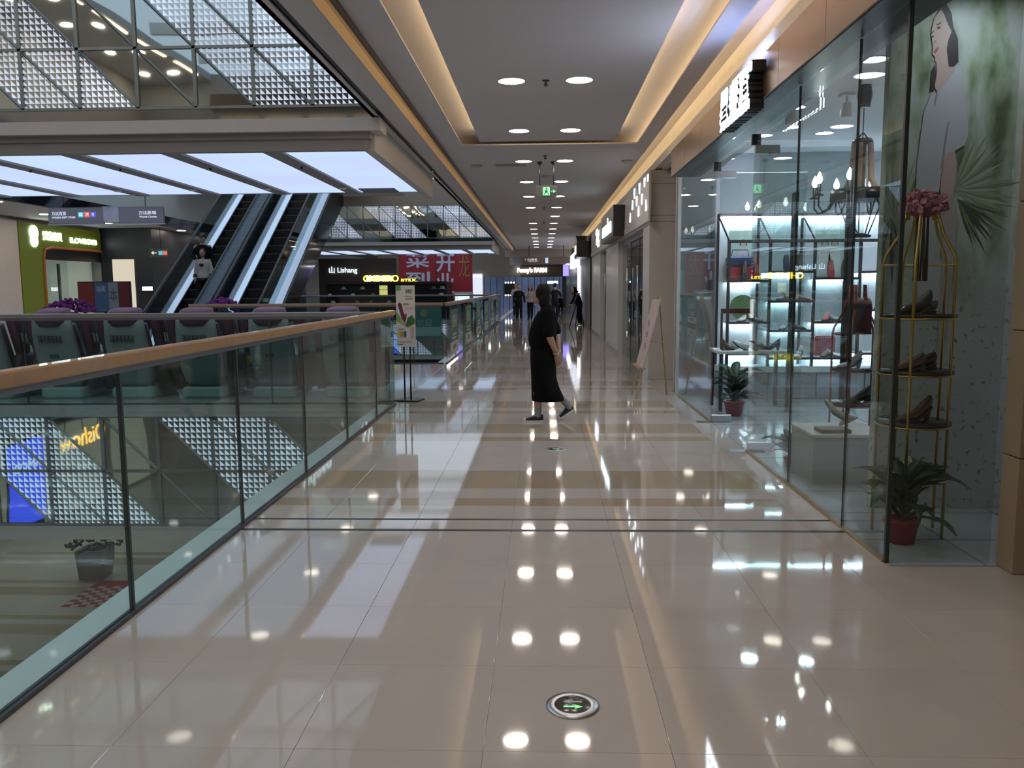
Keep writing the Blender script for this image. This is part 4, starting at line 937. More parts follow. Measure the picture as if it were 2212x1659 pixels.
# shoes
def shoe_meshes(kind, cname, c):
    key = (kind, cname)
    if key in SHOE: return SHOE[key]
    hh = {'pump': .075, 'flat': .012, 'loafer': .028, 'boot': .055}[kind]
    L = .235; n = 12
    zc = lambda t: hh * (1 - min(1, t / .55)) ** 1.3 if t < .55 else 0
    wd_ = lambda t: .026 + .016 * math.sin(min(1, t * 1.25) * PI * .62) if t < .8 else .040 * max(.12, (1 - (t - .8) / .2)) ** .45
    up = MB(); rings = []
    for k in range(11):
        t = k / 10; w_ = wd_(t); x = (t - .4) * L
        top_ = (.058 if kind != 'boot' else .075) * (1 - .55 * min(1, t * 1.4)) + .012 if t < .72 else .038 * (1 - (t - .72) / .28 * .6)
        z0_ = zc(t) + .006
        rings.append([(x, w_ * math.cos(2 * PI * q / n), z0_ + top_ * .5 + top_ * .5 * math.sin(2 * PI * q / n)) for q in range(n)])
    up.loft(rings)
    so = MB(); sr = []
    for k in range(11):
        t = k / 10; w_ = wd_(t) * 1.03; x = (t - .4) * L * 1.02; z_ = zc(t)
        sr.append([(x, -w_, z_), (x, w_, z_), (x, w_, z_ + .009), (x, -w_, z_ + .009)])
    so.loft(sr, smooth=False)
    ins = MB(); ir = []
    for k in range(7):
        t = .05 + k / 6 * .50; w_ = wd_(t) * .56 * math.sin(PI * (.12 + .76 * k / 6)) ** .4; x = (t - .4) * L
        zt = zc(t) + .006 + ((.058 if kind != 'boot' else .075) * (1 - .55 * min(1, t * 1.4)) + .012) * 1.0
        ir.append([(x, -w_, zt - .012), (x, w_, zt - .012), (x, w_, zt - .001), (x, -w_, zt - .001)])
    ins.loft(ir, smooth=False)
    he = MB(); r1, r0 = (.024, .010 if kind == 'pump' else .022)
    he.loft([[(-.078 + q[0] * r0, q[1] * r0, 0) for q in ((-1, -1), (1, -1), (1, 1), (-1, 1))], [(-.070 + q[0] * r1, q[1] * r1, hh + .004) for q in ((-1, -1), (1, -1), (1, 1), (-1, 1))]], smooth=False)
    cm = mat('leather_' + cname, c, .35, var=.12)
    SHOE[key] = [('upper', up.mesh('upper', cm)), ('sole', so.mesh('sole', mat('sole_dark', (.06, .05, .045), .6))), ('insole', ins.mesh('insole', mat('insole_beige', (.20, .15, .115), .6) if cname in ('black', 'brown', 'charcoal', 'navy') else mat('insole_pale', (.42, .33, .26), .6))), ('heel', he.mesh('heel', cm))]
    return SHOE[key]
SHOE = {}
def shoe(kind, cname, c, label, loc, rz=0., rx=0., ry=0., group=None):
    t = thing('shoe', label, 'shoe', loc, rz, group); t.rotation_euler = (rx, ry, rz)
    for nm_, me in shoe_meshes(kind, cname, c): link(nm_, me, t)
    return t
PAL = {'black': (.02, .02, .022), 'red': (.42, .02, .025), 'silver': (.5, .5, .52), 'beige': (.5, .36, .25), 'brown': (.16, .08, .045), 'white': (.7, .7, .72), 'navy': (.03, .04, .12), 'blush': (.55, .33, .3)}
bn_ = ('leftmost', 'second', 'third', 'rightmost'); sn_ = ('top', 'upper', 'lower', 'bottom')
plan = {(0, 0): ('black', 'red'), (0, 1): ('silver', 'beige'), (0, 2): ('black', 'brown', 'white'), (1, 0): ('navy', 'brown'), (1, 1): ('black', 'silver', 'beige', 'brown'), (1, 2): ('silver', 'black'), (1, 3): ('blush', 'silver', 'white'),
        (2, 0): ('red', 'black'), (2, 1): ('red', 'silver', 'black'), (2, 2): ('brown', 'white', 'silver'), (3, 0): ('blush', 'white'), (3, 1): ('red', 'white'), (3, 2): ('navy', 'black')}
for (b_, s_), cs in plan.items():
    z_ = levels[b_][s_]; w_ = X4[b_ + 1] - X4[b_]
    for i, cn in enumerate(cs):
        x = X4[b_] + w_ * (.25 + .62 * (i + .5) / len(cs)); kind = ('pump', 'flat', 'loafer')[(b_ + s_ + i) % 3]
        tip = (s_ == 0 and b_ != 3)
        word = {'pump': 'heeled pump', 'flat': 'ballet flat', 'loafer': 'loafer'}[kind]
        shoe(kind, cn, PAL[cn], '%s %s on the %s shelf of the %s back bay, number %d' % (cn, word, sn_[s_], bn_[b_], i + 1), (x, SY + .10 + .03 * (i % 2), z_ + (.10 if tip else .0)), R(-90 + 35 * ((i % 2) * 2 - 1)) if not tip else R(-90), 0, R(62) if tip else 0, 'shoes on the back shelves')
        if tip:
            st = MB().tube([(x, SY + .14, z_), (x, SY + .14, z_ + .1)], .006, 6).box(x - .05, x + .05, SY + .08, SY + .2, z_, z_ + .006)
            st.build('shoe_rest', dsteel, None, label='small dark stand under the %s %s in the %s back bay' % (cn, word, bn_[b_]), cat='stand', group='shoe rests')
# bags, disc, posters, flowers on the shelves
bg_ = thing('handbag', 'navy and red handbag on the top shelf of the leftmost back bay', 'bag', (X4[0] + .15, SY + .2, 1.59))
MB().bbox(X4[0] + .03, X4[0] + .36, SY + .16, SY + .3, 1.60, 1.78, .02).build('body', mat('bag_red', (.35, .03, .04), .4), bg_); MB().bbox(X4[0] + .02, X4[0] + .37, SY + .15, SY + .31, 1.77, 1.92, .03).build('flap', mat('bag_navy', (.04, .06, .16), .4), bg_)
MB().tube([(X4[0] + .08, SY + .23, 1.90), (X4[0] + .1, SY + .23, 2.0), (X4[0] + .3, SY + .23, 2.0), (X4[0] + .32, SY + .23, 1.9)], .007, 6).build('handle', mat('bag_navy', ()), bg_)
cu_ = thing('studded_clutch', 'red clutch with pearl studs on the bottom shelf of the third back bay', 'bag', (X4[2] + .2, SY + .25, .56))
MB().bbox(X4[2] + .12, X4[2] + .40, SY + .24, SY + .29, .565, .83, .02).build('body', mat('bag_red2', (.5, .05, .06), .4), cu_)
st_ = MB()
for k in range(9):
    for (x, z_) in ((X4[2] + .14 + k * .03, .81), (X4[2] + .14 + k * .03, .58)): st_.ell((x, SY + .236, z_), (.008, .008, .008), 6, 4)
st_.build('pearl_studs', white, cu_)
dc = PX(1603, 660, Y=SY + .3)
MB().lathe([(.17, -.012), (.175, 0), (.17, .012)], (0, 0, 0), 28, Matrix.Rotation(R(80), 3, 'X')).build('round_disc', mat('moss_green', (.16, .26, .11), .9, var=.3, scale=60, bump=.4), None, label='round mossy green disc propped on the leftmost back shelf', cat='decoration', loc=(dc.x, SY + .26, 1.225))
for i, (xa, xb, lab) in enumerate(((1576, 1634, 'pale print of a woman in white, in the leftmost back bay'), (1762, 1822, 'pale print of two women in white, in the third back bay'))):
    a, b = PX(xa, 500, Y=SY + .33), PX(xb, 570, Y=SY + .33)
    p = thing('art_print', lab, 'picture', (a.x, SY + .33, 1.7))
    MB().box(a.x, b.x, SY + .325, SY + .335, 1.63, 2.26).build('sheet', mat('print_pale', (.50, .62, .55), .6, var=.35, scale=8), p)
    for k in range(i + 1):
        cx = a.x + (b.x - a.x) * (.5 if i == 0 else .33 + .34 * k)
        MB().prism([(cx - .10, 1.64), (cx + .10, 1.64), (cx + .07, 1.98), (cx + .02, 2.02), (cx - .02, 2.02), (cx - .07, 1.98)], 'y', SY + .32, SY + .325).build('printed_dress', white, p)
        MB().lathe([(.035, 0), (.035, .003)], (cx, SY + .322, 2.08), 12, Matrix.Rotation(R(90), 3, 'X')).build('printed_face', mat('print_skin', (.6, .42, .34), .6), p)
        MB().prism([(cx - .05, 2.06), (cx + .05, 2.06), (cx + .04, 2.13), (cx, 2.145), (cx - .04, 2.13)], 'y', SY + .3225, SY + .3245).build('printed_hair', inkd, p)
def leaf_mesh(L, wdt, droop, m, name='leaf'):
    mb = MB(); n = 6; rings = []
    for k in range(n + 1):
        t = k / n; w_ = wdt * math.sin(PI * min(.98, max(.04, t))) ** .8; y_ = L * t; z_ = L * (.75 * t - droop * t * t)
        rings.append([(-w_, y_ * .8, z_ + .15 * w_), (0, y_ * .8, z_ - .15 * w_), (w_, y_ * .8, z_ + .15 * w_), (0, y_ * .8, z_ - .15 * w_ - .002)])
    return mb.loft(rings).mesh(name, m)
leafm = mat('leaf_green', (.025, .065, .025), .35, var=.35, scale=12)
def potted(label, loc, h, spread, nleaf, seed, potc=(.30, .02, .03)):
    t = thing('potted_plant', label, 'plant', loc)
    rp = .11 * h / .7
    MB().lathe([(rp * .75, 0), (rp, rp * 1.3), (rp * 1.06, rp * 1.34), (rp * 1.06, rp * 1.5), (rp * .92, rp * 1.5), (rp * .9, rp * 1.35), (0, rp * 1.35)], (0, 0, 0), 20).build('pot', mat('pot_red', potc, .4), t, True)
    r_ = random.Random(seed)
    lm = [leaf_mesh(spread * q, spread * .12, dr, leafm) for q, dr in ((.8, .45), (1.0, .6), (1.15, .75), (.6, .2))]
    for k in range(nleaf):
        a = r_.uniform(0, 2 * PI); zz = rp * 1.3 + r_.uniform(0, h * .35)
        o = link('leaf', lm[k % 4], t, loc=(0, 0, zz)); o.rotation_euler = (r_.uniform(-.2, .5), r_.uniform(-.3, .3), a); s_ = r_.uniform(.7, 1.1); o.scale = (s_, s_, s_)
    MB().tube([(0, 0, rp), (.01, 0, h * .4)], .012, 6).build('stem', leafm, t, True)
    return t
potted('leafy plant in a red pot just inside the shoe shop door', (2.25, 9.75, .0), .75, .42, 42, 3)
potted('dark leafy plant in a red pot behind the near glass corner', (2.12, 4.86, .0), .62, .40, 36, 5)
potted('low leafy plant on the floor beside the white display cube', (1.97 + .12, 6.95, .0), .36, .30, 22, 9, (.12, .12, .12))
# white cube with a strappy sandal
wc = thing('display_cube', 'low white display cube inside the shoe shop window', 'display block', (2.3, 6.55, 0))
MB().bbox(2.06, 2.62, 6.30, 6.86, 0, .365, .004).build('body', mat('cube_grey', (.42, .45, .48), .5), wc); MB().bbox(2.05, 2.63, 6.29, 6.87, .365, .39, .004).build('top_board', white, wc)
MB().bbox(2.13, 2.36, 6.34, 6.52, .39, .42, .004).build('wooden_block', mat('block_wood', (.2, .11, .07), .5, var=.2, scale=20), None, label='dark wooden block on top of the white display cube', cat='block')
shoe('pump', 'gold', (.5, .38, .24), 'gold strappy sandal standing on its toe on the wooden block', (2.25, 6.43, .51), R(160), 0, R(-58))
# birdcage display stands
gold = mat('gold_tube', (.62, .40, .12), .3, .9)
copper = mat('copper_red_tube', (.42, .10, .06), .35, .8)
def cage_stand(name, label, loc, r_, zs, ztop, neck, m, rz=0):
    t = thing(name, label, 'display stand', loc, rz)
    zsh = zs[0] + .30
    for k in range(5):
        a = 2 * PI * k / 5 + .4; c_, s_ = math.cos(a), math.sin(a)
        prof = [(r_, 0), (r_, zsh), (r_ * .93, zsh + .06), (r_ * .62, zsh + .17), (neck * 1.15, zsh + .30), (neck, zsh + .42), (neck * 1.05, ztop)]
        MB().tube([(c_ * q, s_ * q, z_) for q, z_ in prof], .0095, 8).build('cage_bar', m, t, True)
    for z_ in zs:
        MB().lathe([(r_ * .98, z_ - .012), (r_ * 1.03, z_ - .01), (r_ * 1.03, z_ + .008), (0, z_ + .008)], (0, 0, 0), 28).build('round_shelf', mat('shelf_black', (.03, .028, .026), .25), t, True)
        MB().tube([(math.cos(2 * PI * q / 28) * r_ * 1.04, math.sin(2 * PI * q / 28) * r_ * 1.04, z_ - .016) for q in range(28)], .006, 6, closed=True).build('shelf_rim', m, t, True)
    MB().tube([(math.cos(2 * PI * q / 24) * r_, math.sin(2 * PI * q / 24) * r_, zsh) for q in range(15)], .006, 6).build('cage_hoop', m, t, True)
    return t
GP = (2.255, 5.08, 0)
cage_stand('birdcage_stand', 'gold birdcage shoe stand with round black shelves and pink flowers on top', GP, .205, (1.335, 1.0, .69, .37), 1.90, .075, gold)
fz = 2.02
fb = thing('flower_bouquet', 'ball of pink hydrangea flowers on top of the gold stand', 'flowers', (GP[0], GP[1], 1.88))
pk = mat('pink_petals', (.66, .27, .36), .7, var=.35, scale=40)
pet = MB().loft([[(-.004, 0, 0), (.004, 0, 0), (.004, 0, .002), (-.004, 0, .002)], [(-.016, .018, .006), (.016, .018, .006), (.016, .018, .009), (-.016, .018, .009)], [(-.008, .034, .002), (.008, .034, .002), (.008, .034, .005), (-.008, .034, .005)]], smooth=False).mesh('petal', pk)
r_ = random.Random(2)
for k in range(230):
    ph = math.acos(1 - 1.45 * r_.random()); a = r_.uniform(0, 2 * PI)
    d_ = Vector((math.sin(ph) * math.cos(a), math.sin(ph) * math.sin(a), math.cos(ph)))
    o = link('petal', pet, fb, loc=(d_.x * .115, d_.y * .115, .10 + d_.z * .075))
    o.rotation_euler = (Matrix.Rotation(r_.uniform(0, 6.28), 3, 'X') @ d_.to_track_quat('Z', 'Y').to_matrix()).to_euler(); o.rotation_euler.rotate_axis('Z', r_.uniform(0, 6.28))
MB().ell((0, 0, .10), (.105, .105, .068), 14, 8).build('flower_core', mat('pink_core', (.30, .09, .14), .8), fb, True)
for k in range(7):
    a = k * .9; MB().tube([(.03 * math.cos(a), .03 * math.sin(a), .06), (.035 * math.cos(a + .3), .035 * math.sin(a + .3), -.34)], .007, 6).build('stalk', mat('stalk_dark', (.07, .05, .03), .7), fb, True)
for (dx, dy, z_, kd, cn, rz_, ry_, lab) in ((-.04, -.06, 1.343, 'boot', 'black', 200, 0, 'black low-heeled shoe on the top tier of the gold stand, in front'), (.03, .06, 1.343, 'loafer', 'charcoal', 190, -12, 'charcoal shoe on the top tier of the gold stand, behind'),
        (-.05, -.05, 1.008, 'loafer', 'brown', 205, 0, 'dark brown loafer on the second tier of the gold stand, in front'), (.05, .05, 1.008, 'loafer', 'black', 195, 0, 'black loafer on the second tier of the gold stand, behind'),
        (.02, 0, .698, 'pump', 'brown', 200, 0, 'dark brown pump on the third tier of the gold stand'), (-.06, -.03, .378, 'flat', 'white', 215, 0, 'white flat on the lowest tier of the gold stand'), (.07, .0, .378, 'loafer', 'zebra', 15, 0, 'zebra striped shoe on the lowest tier of the gold stand')):
    shoe(kd, cn, PAL.get(cn, (.07, .07, .075)), lab, (GP[0] + dx, GP[1] + dy, z_), R(rz_), 0, R(ry_), 'shoes on the gold stand')
zb = _M['leather_zebra']; zn = zb.node_tree.nodes; zl = zb.node_tree.links
wv_ = zn.new('ShaderNodeTexWave'); wv_.inputs['Scale'].default_value = 22; wv_.inputs['Distortion'].default_value = 4
cr_ = zn.new('ShaderNodeValToRGB'); cr_.color_ramp.interpolation = 'CONSTANT'; cr_.color_ramp.elements[0].color = (.02, .02, .02, 1); cr_.color_ramp.elements[1].color = (.6, .6, .56, 1); cr_.color_ramp.elements[1].position = .5
tc_ = zn.new('ShaderNodeTexCoord'); zl.new(tc_.outputs['Object'], wv_.inputs['Vector']); zl.new(wv_.outputs['Fac'], cr_.inputs[0]); zl.new(cr_.outputs[0], zn['Principled BSDF'].inputs['Base Color'])
CP = (2.70, 7.25, 0)
cg = cage_stand('birdcage_stand', 'copper-red birdcage shoe stand farther inside the shoe shop', CP, .19, (.80, .50, .14), 1.22, .07, copper)
MB().loft([[(x, y_, z_) for x, y_ in ((-.09, -.10), (.09, -.10), (.09, .10), (-.09, .10))] for z_ in (1.10, 1.32)], smooth=False).build('shade_box', mat('maroon', (.09, .015, .02), .4), cg, True)
MB().loft([[(x, .10 * math.cos(PI * q / 8), 1.32 + .09 * math.sin(PI * q / 8)) for q in range(9)] for x in (-.09, .09)], smooth=True).build('shade_dome', mat('maroon', ()), cg, True)
for (dx, z_, cn, kd, rz_, lab) in ((-.03, .808, 'silver', 'pump', 200, 'silver pump on the top tier of the copper stand'), (.05, .508, 'charcoal', 'boot', 190, 'charcoal boot on the middle tier of the copper stand'), (-.05, .148, 'black', 'loafer', 170, 'black loafer on the lowest tier of the copper stand')):
    shoe(kd, cn, PAL.get(cn, (.07, .07, .075)), lab, (CP[0] + dx, CP[1], z_), R(rz_))
# white table with shoes near the doors
tb_ = thing('display_table', 'white display table piled with shoes inside the door', 'table', (2.6, 10.3, 0))
MB().bbox(2.12, 3.0, 10.05, 10.65, .70, .735, .004).build('tabletop', white, tb_)
for (x, y_) in ((2.16, 10.09), (2.96, 10.09), (2.16, 10.61), (2.96, 10.61)): MB().box(x - .02, x + .02, y_ - .02, y_ + .02, 0, .70).build('leg', shelfd, tb_)
fr = thing('tabletop_rack', 'dark red rectangular frame standing on the white display table', 'frame', (2.55, 10.35, .735))
MB().box(2.20, 2.62, 10.33, 10.36, 1.18, 1.24).build('top_bar', mat('maroon', ()), fr)
for x in (2.21, 2.60): MB().box(x - .012, x + .012, 10.33, 10.36, .735, 1.18).build('upright', mat('maroon', ()), fr)
for k, (cn, x, y_, rz_, ry_, w_) in enumerate((('brown', 2.25, 10.2, 40, 0, 'at the left corner'), ('silver', 2.42, 10.2, 120, -30, 'leaning in the middle'), ('black', 2.62, 10.18, 60, -20, 'beside the frame'), ('navy', 2.8, 10.22, 140, 0, 'near the right end'), ('white', 2.4, 10.47, 60, 0, 'at the back left'), ('red', 2.7, 10.5, 30, 0, 'at the back right'))):
    shoe(('pump', 'loafer', 'flat')[k % 3], cn, PAL[cn], '%s shoe on the white display table, %s' % (cn, w_), (x, y_, .736 + (.03 if ry_ else 0)), R(rz_), 0, R(ry_), 'shoes on the white table')
# chandelier
cz = 3.34; cp = PX(1866, 250, Y=8.0); cX, cY = cp.x, 8.0
cd = thing('chandelier', 'black iron ring chandelier with candle bulbs and wooden posts', 'chandelier', (cX, cY, 2.3))
MB().lathe([(.05, 3.14), (.07, 3.25), (.055, 3.34)], (cX, cY, 0), 16).build('ceiling_canopy', black, cd)
lk = MB()
for k in range(12): lk.ell((cX, cY, 3.12 - k * .025), (.006, .006, .018), 6, 4)
lk.build('chain', black, cd)
MB().lathe([(.085, 2.80), (.095, 2.83), (.085, 2.86)], (cX, cY, 0), 20).build('upper_collar', black, cd)
MB().tube([(cX - .05, cY, 2.86), (cX, cY, 2.92), (cX + .05, cY, 2.86)], .008, 6).build('hook', black, cd)
for k in range(6):
    a = k * PI / 3; MB().tube([(cX + .08 * math.cos(a), cY + .08 * math.sin(a), 2.82), (cX + .10 * math.cos(a), cY + .10 * math.sin(a), 2.5), (cX + .15 * math.cos(a), cY + .15 * math.sin(a), 2.40)], .022, 8).build('wooden_post', mat('post_wood', (.35, .22, .15), .6, var=.2, scale=20), cd)
MB().lathe([(.24, 2.30), (.27, 2.30), (.27, 2.40), (.24, 2.40)], (cX, cY, 0), 32).build('iron_ring', black, cd)
for k in range(8):
    a = k * PI / 4 + .2; c_, s_ = math.cos(a), math.sin(a)
    ar = MB().tube([(cX + c_ * q, cY + s_ * q, z_) for q, z_ in ((.26, 2.30), (.31, 2.22), (.38, 2.20), (.42, 2.25), (.42, 2.34))], .009, 6).build('arm', black, cd)
    MB().lathe([(.045, 2.34), (.048, 2.35), (.018, 2.36), (.018, 2.45)], (cX + c_ * .42, cY + s_ * .42, 0), 12).build('candle_cup', black, ar)
    MB().lathe([(.012, 2.45), (.028, 2.48), (.028, 2.50), (.010, 2.545), (.001, 2.56)], (cX + c_ * .42, cY + s_ * .42, 0), 10).build('bulb', emis('bulb', (1, .93, .85), 22), ar)
for k in range(5):
    a = k * 2 * PI / 5; MB().tube([(cX + .2 * math.cos(a), cY + .2 * math.sin(a), 2.30), (cX + .08 * math.cos(a), cY + .08 * math.sin(a), 1.98)], .006, 6).build('lower_chain', black, cd)
MB().lathe([(.10, 1.96), (.11, 1.98), (.05, 2.0)], (cX, cY, 0), 16).build('lower_collar', black, cd)
sp = emis('shop_light', (.80, .88, 1.0), 85.0)
spl = (('over the door', 2.6, 8.9), ('behind the chandelier', 3.4, 10.4), ('in the middle of the shop', 3.9, 8.6), ('before the left shelves', 2.7, 10.5), ('deep at the right', 5.2, 10.2), ('deep at the right, nearer', 5.2, 8.0), ('above the copper stand', 2.7, 7.1), ('before the right shelves', 4.5, 10.5), ('above the gold stand', 2.75, 5.2))
for lab, x, y_ in spl:
    s_ = thing('downlight', 'round cool white downlight in the shoe shop ceiling, ' + lab, 'light', (x, y_, 3.34), group='shoe shop downlights')
    MB().lathe([(.12, 0), (.12, -.006), (.10, -.006), (.10, 0)], (0, 0, 0), 20).build('trim_ring', white, s_, True); MB().lathe([(.10, -.003), (.10, 0)], (0, 0, 0), 20).build('lamp_disc', sp if 'stand' not in lab else emis('display_spot', (.85, .9, 1.0), 38.0), s_, True)
for lab, px, py, yy in (('left', 1708, 290, 8.6), ('right', 1826, 298, 8.3)):
    P_ = PX(px, py, Y=yy)
    s_ = thing('spotlight', 'white adjustable ceiling spotlight in the shoe shop, %s of the pair' % lab, 'spotlight', (P_.x, yy, 3.34), group='shoe shop spotlights')
    MB().box(-.06, .06, -.06, .06, -.03, 0).build('mount', white, s_, True); MB().tube([(0, 0, -.03), (0, 0, -.09)], .012, 8).build('stem', white, s_, True)
    MB().lathe([(.03, .0), (.045, -.02), (.06, -.13), (.055, -.15)], (0, 0, -.08), 14).build('lamp_body', white, s_, True); MB().lathe([(.05, -.228), (.05, -.224)], (0, 0, 0), 14).build('lens', sp, s_, True)
# ---- mural behind the near display
MY = 5.62
mu = thing('mural', 'large floor-to-ceiling print of a woman in a white dress among palms', 'mural', (2.8, MY, 0))
m, t_, n, l = nt('mural_print'); b = n['Principled BSDF']; _M['mural_print'] = m
tc = n.new('ShaderNodeTexCoord'); n1 = n.new('ShaderNodeTexNoise'); n1.inputs['Scale'].default_value = 4.5; n1.inputs['Detail'].default_value = 7; n1.inputs['Distortion'].default_value = .1
n2 = n.new('ShaderNodeTexNoise'); n2.inputs['Scale'].default_value = 24; n2.inputs['Detail'].default_value = 6
c1 = n.new('ShaderNodeValToRGB'); e_ = c1.color_ramp.elements; e_[0].position = .36; e_[0].color = (.10, .14, .07, 1); e_[1].position = .56; e_[1].color = (.50, .54, .49, 1)
q_ = e_.new(.44); q_.color = (.27, .33, .20, 1)
c2 = n.new('ShaderNodeValToRGB'); e2 = c2.color_ramp.elements; e2[0].position = .30; e2[0].color = (.14, .15, .14, 1); e2[1].position = .42; e2[1].color = (.50, .52, .52, 1)
sx = n.new('ShaderNodeSeparateXYZ'); mr = n.new('ShaderNodeMapRange'); mr.inputs[1].default_value = 1.2; mr.inputs[2].default_value = 1.75
mx = n.new('ShaderNodeMixRGB')
mp = n.new('ShaderNodeMapping'); mp.inputs['Scale'].default_value = (1, 1, .4); l.new(tc.outputs['Object'], mp.inputs[0]); l.new(mp.outputs[0], n1.inputs['Vector']); l.new(tc.outputs['Object'], n2.inputs['Vector']); l.new(n1.outputs['Fac'], c1.inputs[0]); l.new(n2.outputs['Fac'], c2.inputs[0])
l.new(tc.outputs['Object'], sx.inputs[0]); l.new(sx.outputs['Z'], mr.inputs[0]); l.new(mr.outputs[0], mx.inputs[0]); l.new(c2.outputs[0], mx.inputs[1]); l.new(c1.outputs[0], mx.inputs[2]); l.new(mx.outputs[0], b.inputs['Base Color'])
b.inputs['Roughness'].default_value = .4
MB().box(2.24, 3.6, MY, MY + .08, 0, 3.33).build('panel', m, mu)
layer = [0]
def mpoly(pts, c, nm_, org=(1880, 0), k=3.949, dy=None):
    layer[0] += 1
    d_ = .0010 + .0004 * layer[0] if dy is None else dy
    poly = []
    for u, v_ in pts:
        P_ = PX(org[0] + u / k, org[1] + v_ / k, Y=MY); poly.append((min(3.59, max(2.245, P_.x)), P_.z))
    MB().prism(poly[::-1], 'y', MY - d_, MY - d_ + .0004).build(nm_, c, mu)
frm = [mat('frond%d' % k, c, .6) for k, c in enumerate(((.20, .24, .13), (.30, .35, .23), (.06, .07, .055), (.40, .44, .34)))]
rf = random.Random(11)
def fan(cx, cy, a0, a1, nb, L, ms, dy):
    for k in range(nb):
        a = R(a0 + (a1 - a0) * (k + .5) / nb + rf.uniform(-2, 2)); Lk = L * rf.uniform(.7, 1.05); wv2 = Lk * .035
        dx, dz = math.cos(a), -math.sin(a); nx, ny = -dz, dx
        mpoly([(cx, cy), (cx + dx * Lk * .5 + nx * wv2, cy + dz * Lk * .5 + ny * wv2), (cx + dx * Lk, cy + dz * Lk), (cx + dx * Lk * .5 - nx * wv2, cy + dz * Lk * .5 - ny * wv2)], ms[k % len(ms)], 'printed_frond', (0, 0), 1, dy + k * .00004)
fan(2060, 410, -40, 75, 22, 150, [frm[1], frm[3], frm[0]], .0012); fan(2068, 430, -75, -15, 14, 130, [frm[2], frm[0]], .0022)
fan(1930, 480, 60, 150, 18, 170, [frm[0], frm[3], frm[1]], .0012); fan(1925, 470, 200, 290, 16, 150, [frm[2], frm[0], frm[3]], .0022)
for k in range(0):
    x_, y_ = 2060 + rf.uniform(-10, 75), 540 + rf.uniform(0, 130); mpoly([(x_, y_), (x_ + 5, y_ + 1), (x_ + 6, y_ + 9), (x_ + 1, y_ + 11)], frm[2], 'printed_speckle', (0, 0), 1, .003)
dress = mat('mural_dress', (.52, .50, .53), .5, var=.08); mskin = mat('mural_skin', (.56, .40, .36), .5, var=.06); mhair = mat('mural_hair', (.035, .022, .022), .5); mlip = mat('mural_lip', (.42, .10, .10), .5); msh = mat('mural_dress_fold', (.36, .28, .30), .5)
layer[0] = 8
mpoly([(645, 30), (690, 110), (705, 230), (745, 330), (750, 530), (700, 575), (655, 570), (640, 470), (610, 300), (560, 130), (590, 55)], mhair, 'printed_hair')
mpoly([(520, 600), (550, 550), (560, 650), (545, 770), (505, 785)], mhair, 'printed_hair')
mpoly([(560, 480), (645, 400), (665, 570), (720, 575), (640, 720), (570, 790), (545, 740), (565, 620)], mskin, 'printed_neck')
mpoly([(545, 150), (600, 85), (625, 120), (650, 190), (690, 270), (660, 350), (645, 440), (590, 520), (545, 530), (550, 490), (526, 462), (530, 400), (524, 345), (514, 290), (522, 240)], mskin, 'printed_face')
mpoly([(535, 445), (560, 412), (582, 400), (575, 425), (552, 462)], mlip, 'printed_lips')
mpoly([(562, 235), (590, 225), (598, 240), (572, 256)], mhair, 'printed_eye'); mpoly([(516, 315), (534, 302), (536, 318), (520, 330)], mhair, 'printed_eye')
mpoly([(560, 212), (600, 190), (602, 200), (565, 222)], mhair, 'printed_brow'); mpoly([(516, 280), (538, 262), (540, 270), (520, 292)], mhair, 'printed_brow')
mpoly([(545, 345), (560, 350), (556, 368), (540, 366)], mat('mural_shadow', (.42, .26, .24), .5), 'printed_nose')
mpoly([(735, 560), (770, 572), (785, 700), (800, 850), (825, 1000), (830, 1150), (800, 1240), (720, 1285), (640, 1310), (600, 1480), (560, 1800), (540, 2200), (700, 2250), (560, 2700), (400, 2700), (385, 2000), (385, 1600), (395, 1400), (425, 1150), (455, 950), (520, 790), (560, 800), (650, 700)], dress, 'printed_dress')
mpoly([(640, 1310), (715, 1287), (735, 1400), (720, 1560), (690, 1700), (600, 1750), (590, 1600), (605, 1480)], mskin, 'printed_arm')
mpoly([(655, 1040), (668, 1040), (650, 1160), (612, 1440), (590, 1440), (630, 1180)], msh, 'printed_fold'); mpoly([(560, 790), (575, 800), (550, 900), (540, 890)], msh, 'printed_lacing')
mpoly([(600, 1750), (700, 1650), (740, 1800), (700, 2300), (640, 2900), (560, 3100), (600, 2300)], mat('mural_pink', (.46, .38, .38), .5), 'printed_skirt')
# ================================================================== PEOPLE
def remesh(name, mb, voxel, m, parent, it=4, local=True):
    me = mb.mesh(name + '_src', m)
    o = bpy.data.objects.new('tmp', me); col.objects.link(o)
    r = o.modifiers.new('r', 'REMESH'); r.mode = 'VOXEL'; r.voxel_size = voxel; r.use_smooth_shade = True
    s_ = o.modifiers.new('s', 'SMOOTH'); s_.iterations = it; s_.factor = .5
    dg = bpy.context.evaluated_depsgraph_get()
    out = bpy.data.meshes.new_from_object(o.evaluated_get(dg)); out.name = name
    bpy.data.objects.remove(o); bpy.data.meshes.remove(me)
    if not out.materials: out.materials.append(m)
    return link(name, out, parent)
def limb(mb, pts, rr, n=12):
    mb.tube(pts, rr, n)
    for p, r_ in zip(pts, rr): mb.ell(p, (r_, r_, r_), n, 8)
def lerp(a, b, t): return Vector(a) * (1 - t) + Vector(b) * t
TOR = [(-.16, .05, .045), (-.06, .090, .068), (.06, .094, .070), (.3, .079, .060), (.55, .090, .066), (.78, .102, .062), (.90, .088, .050), (.97, .050, .042), (1.0, .036, .038)]
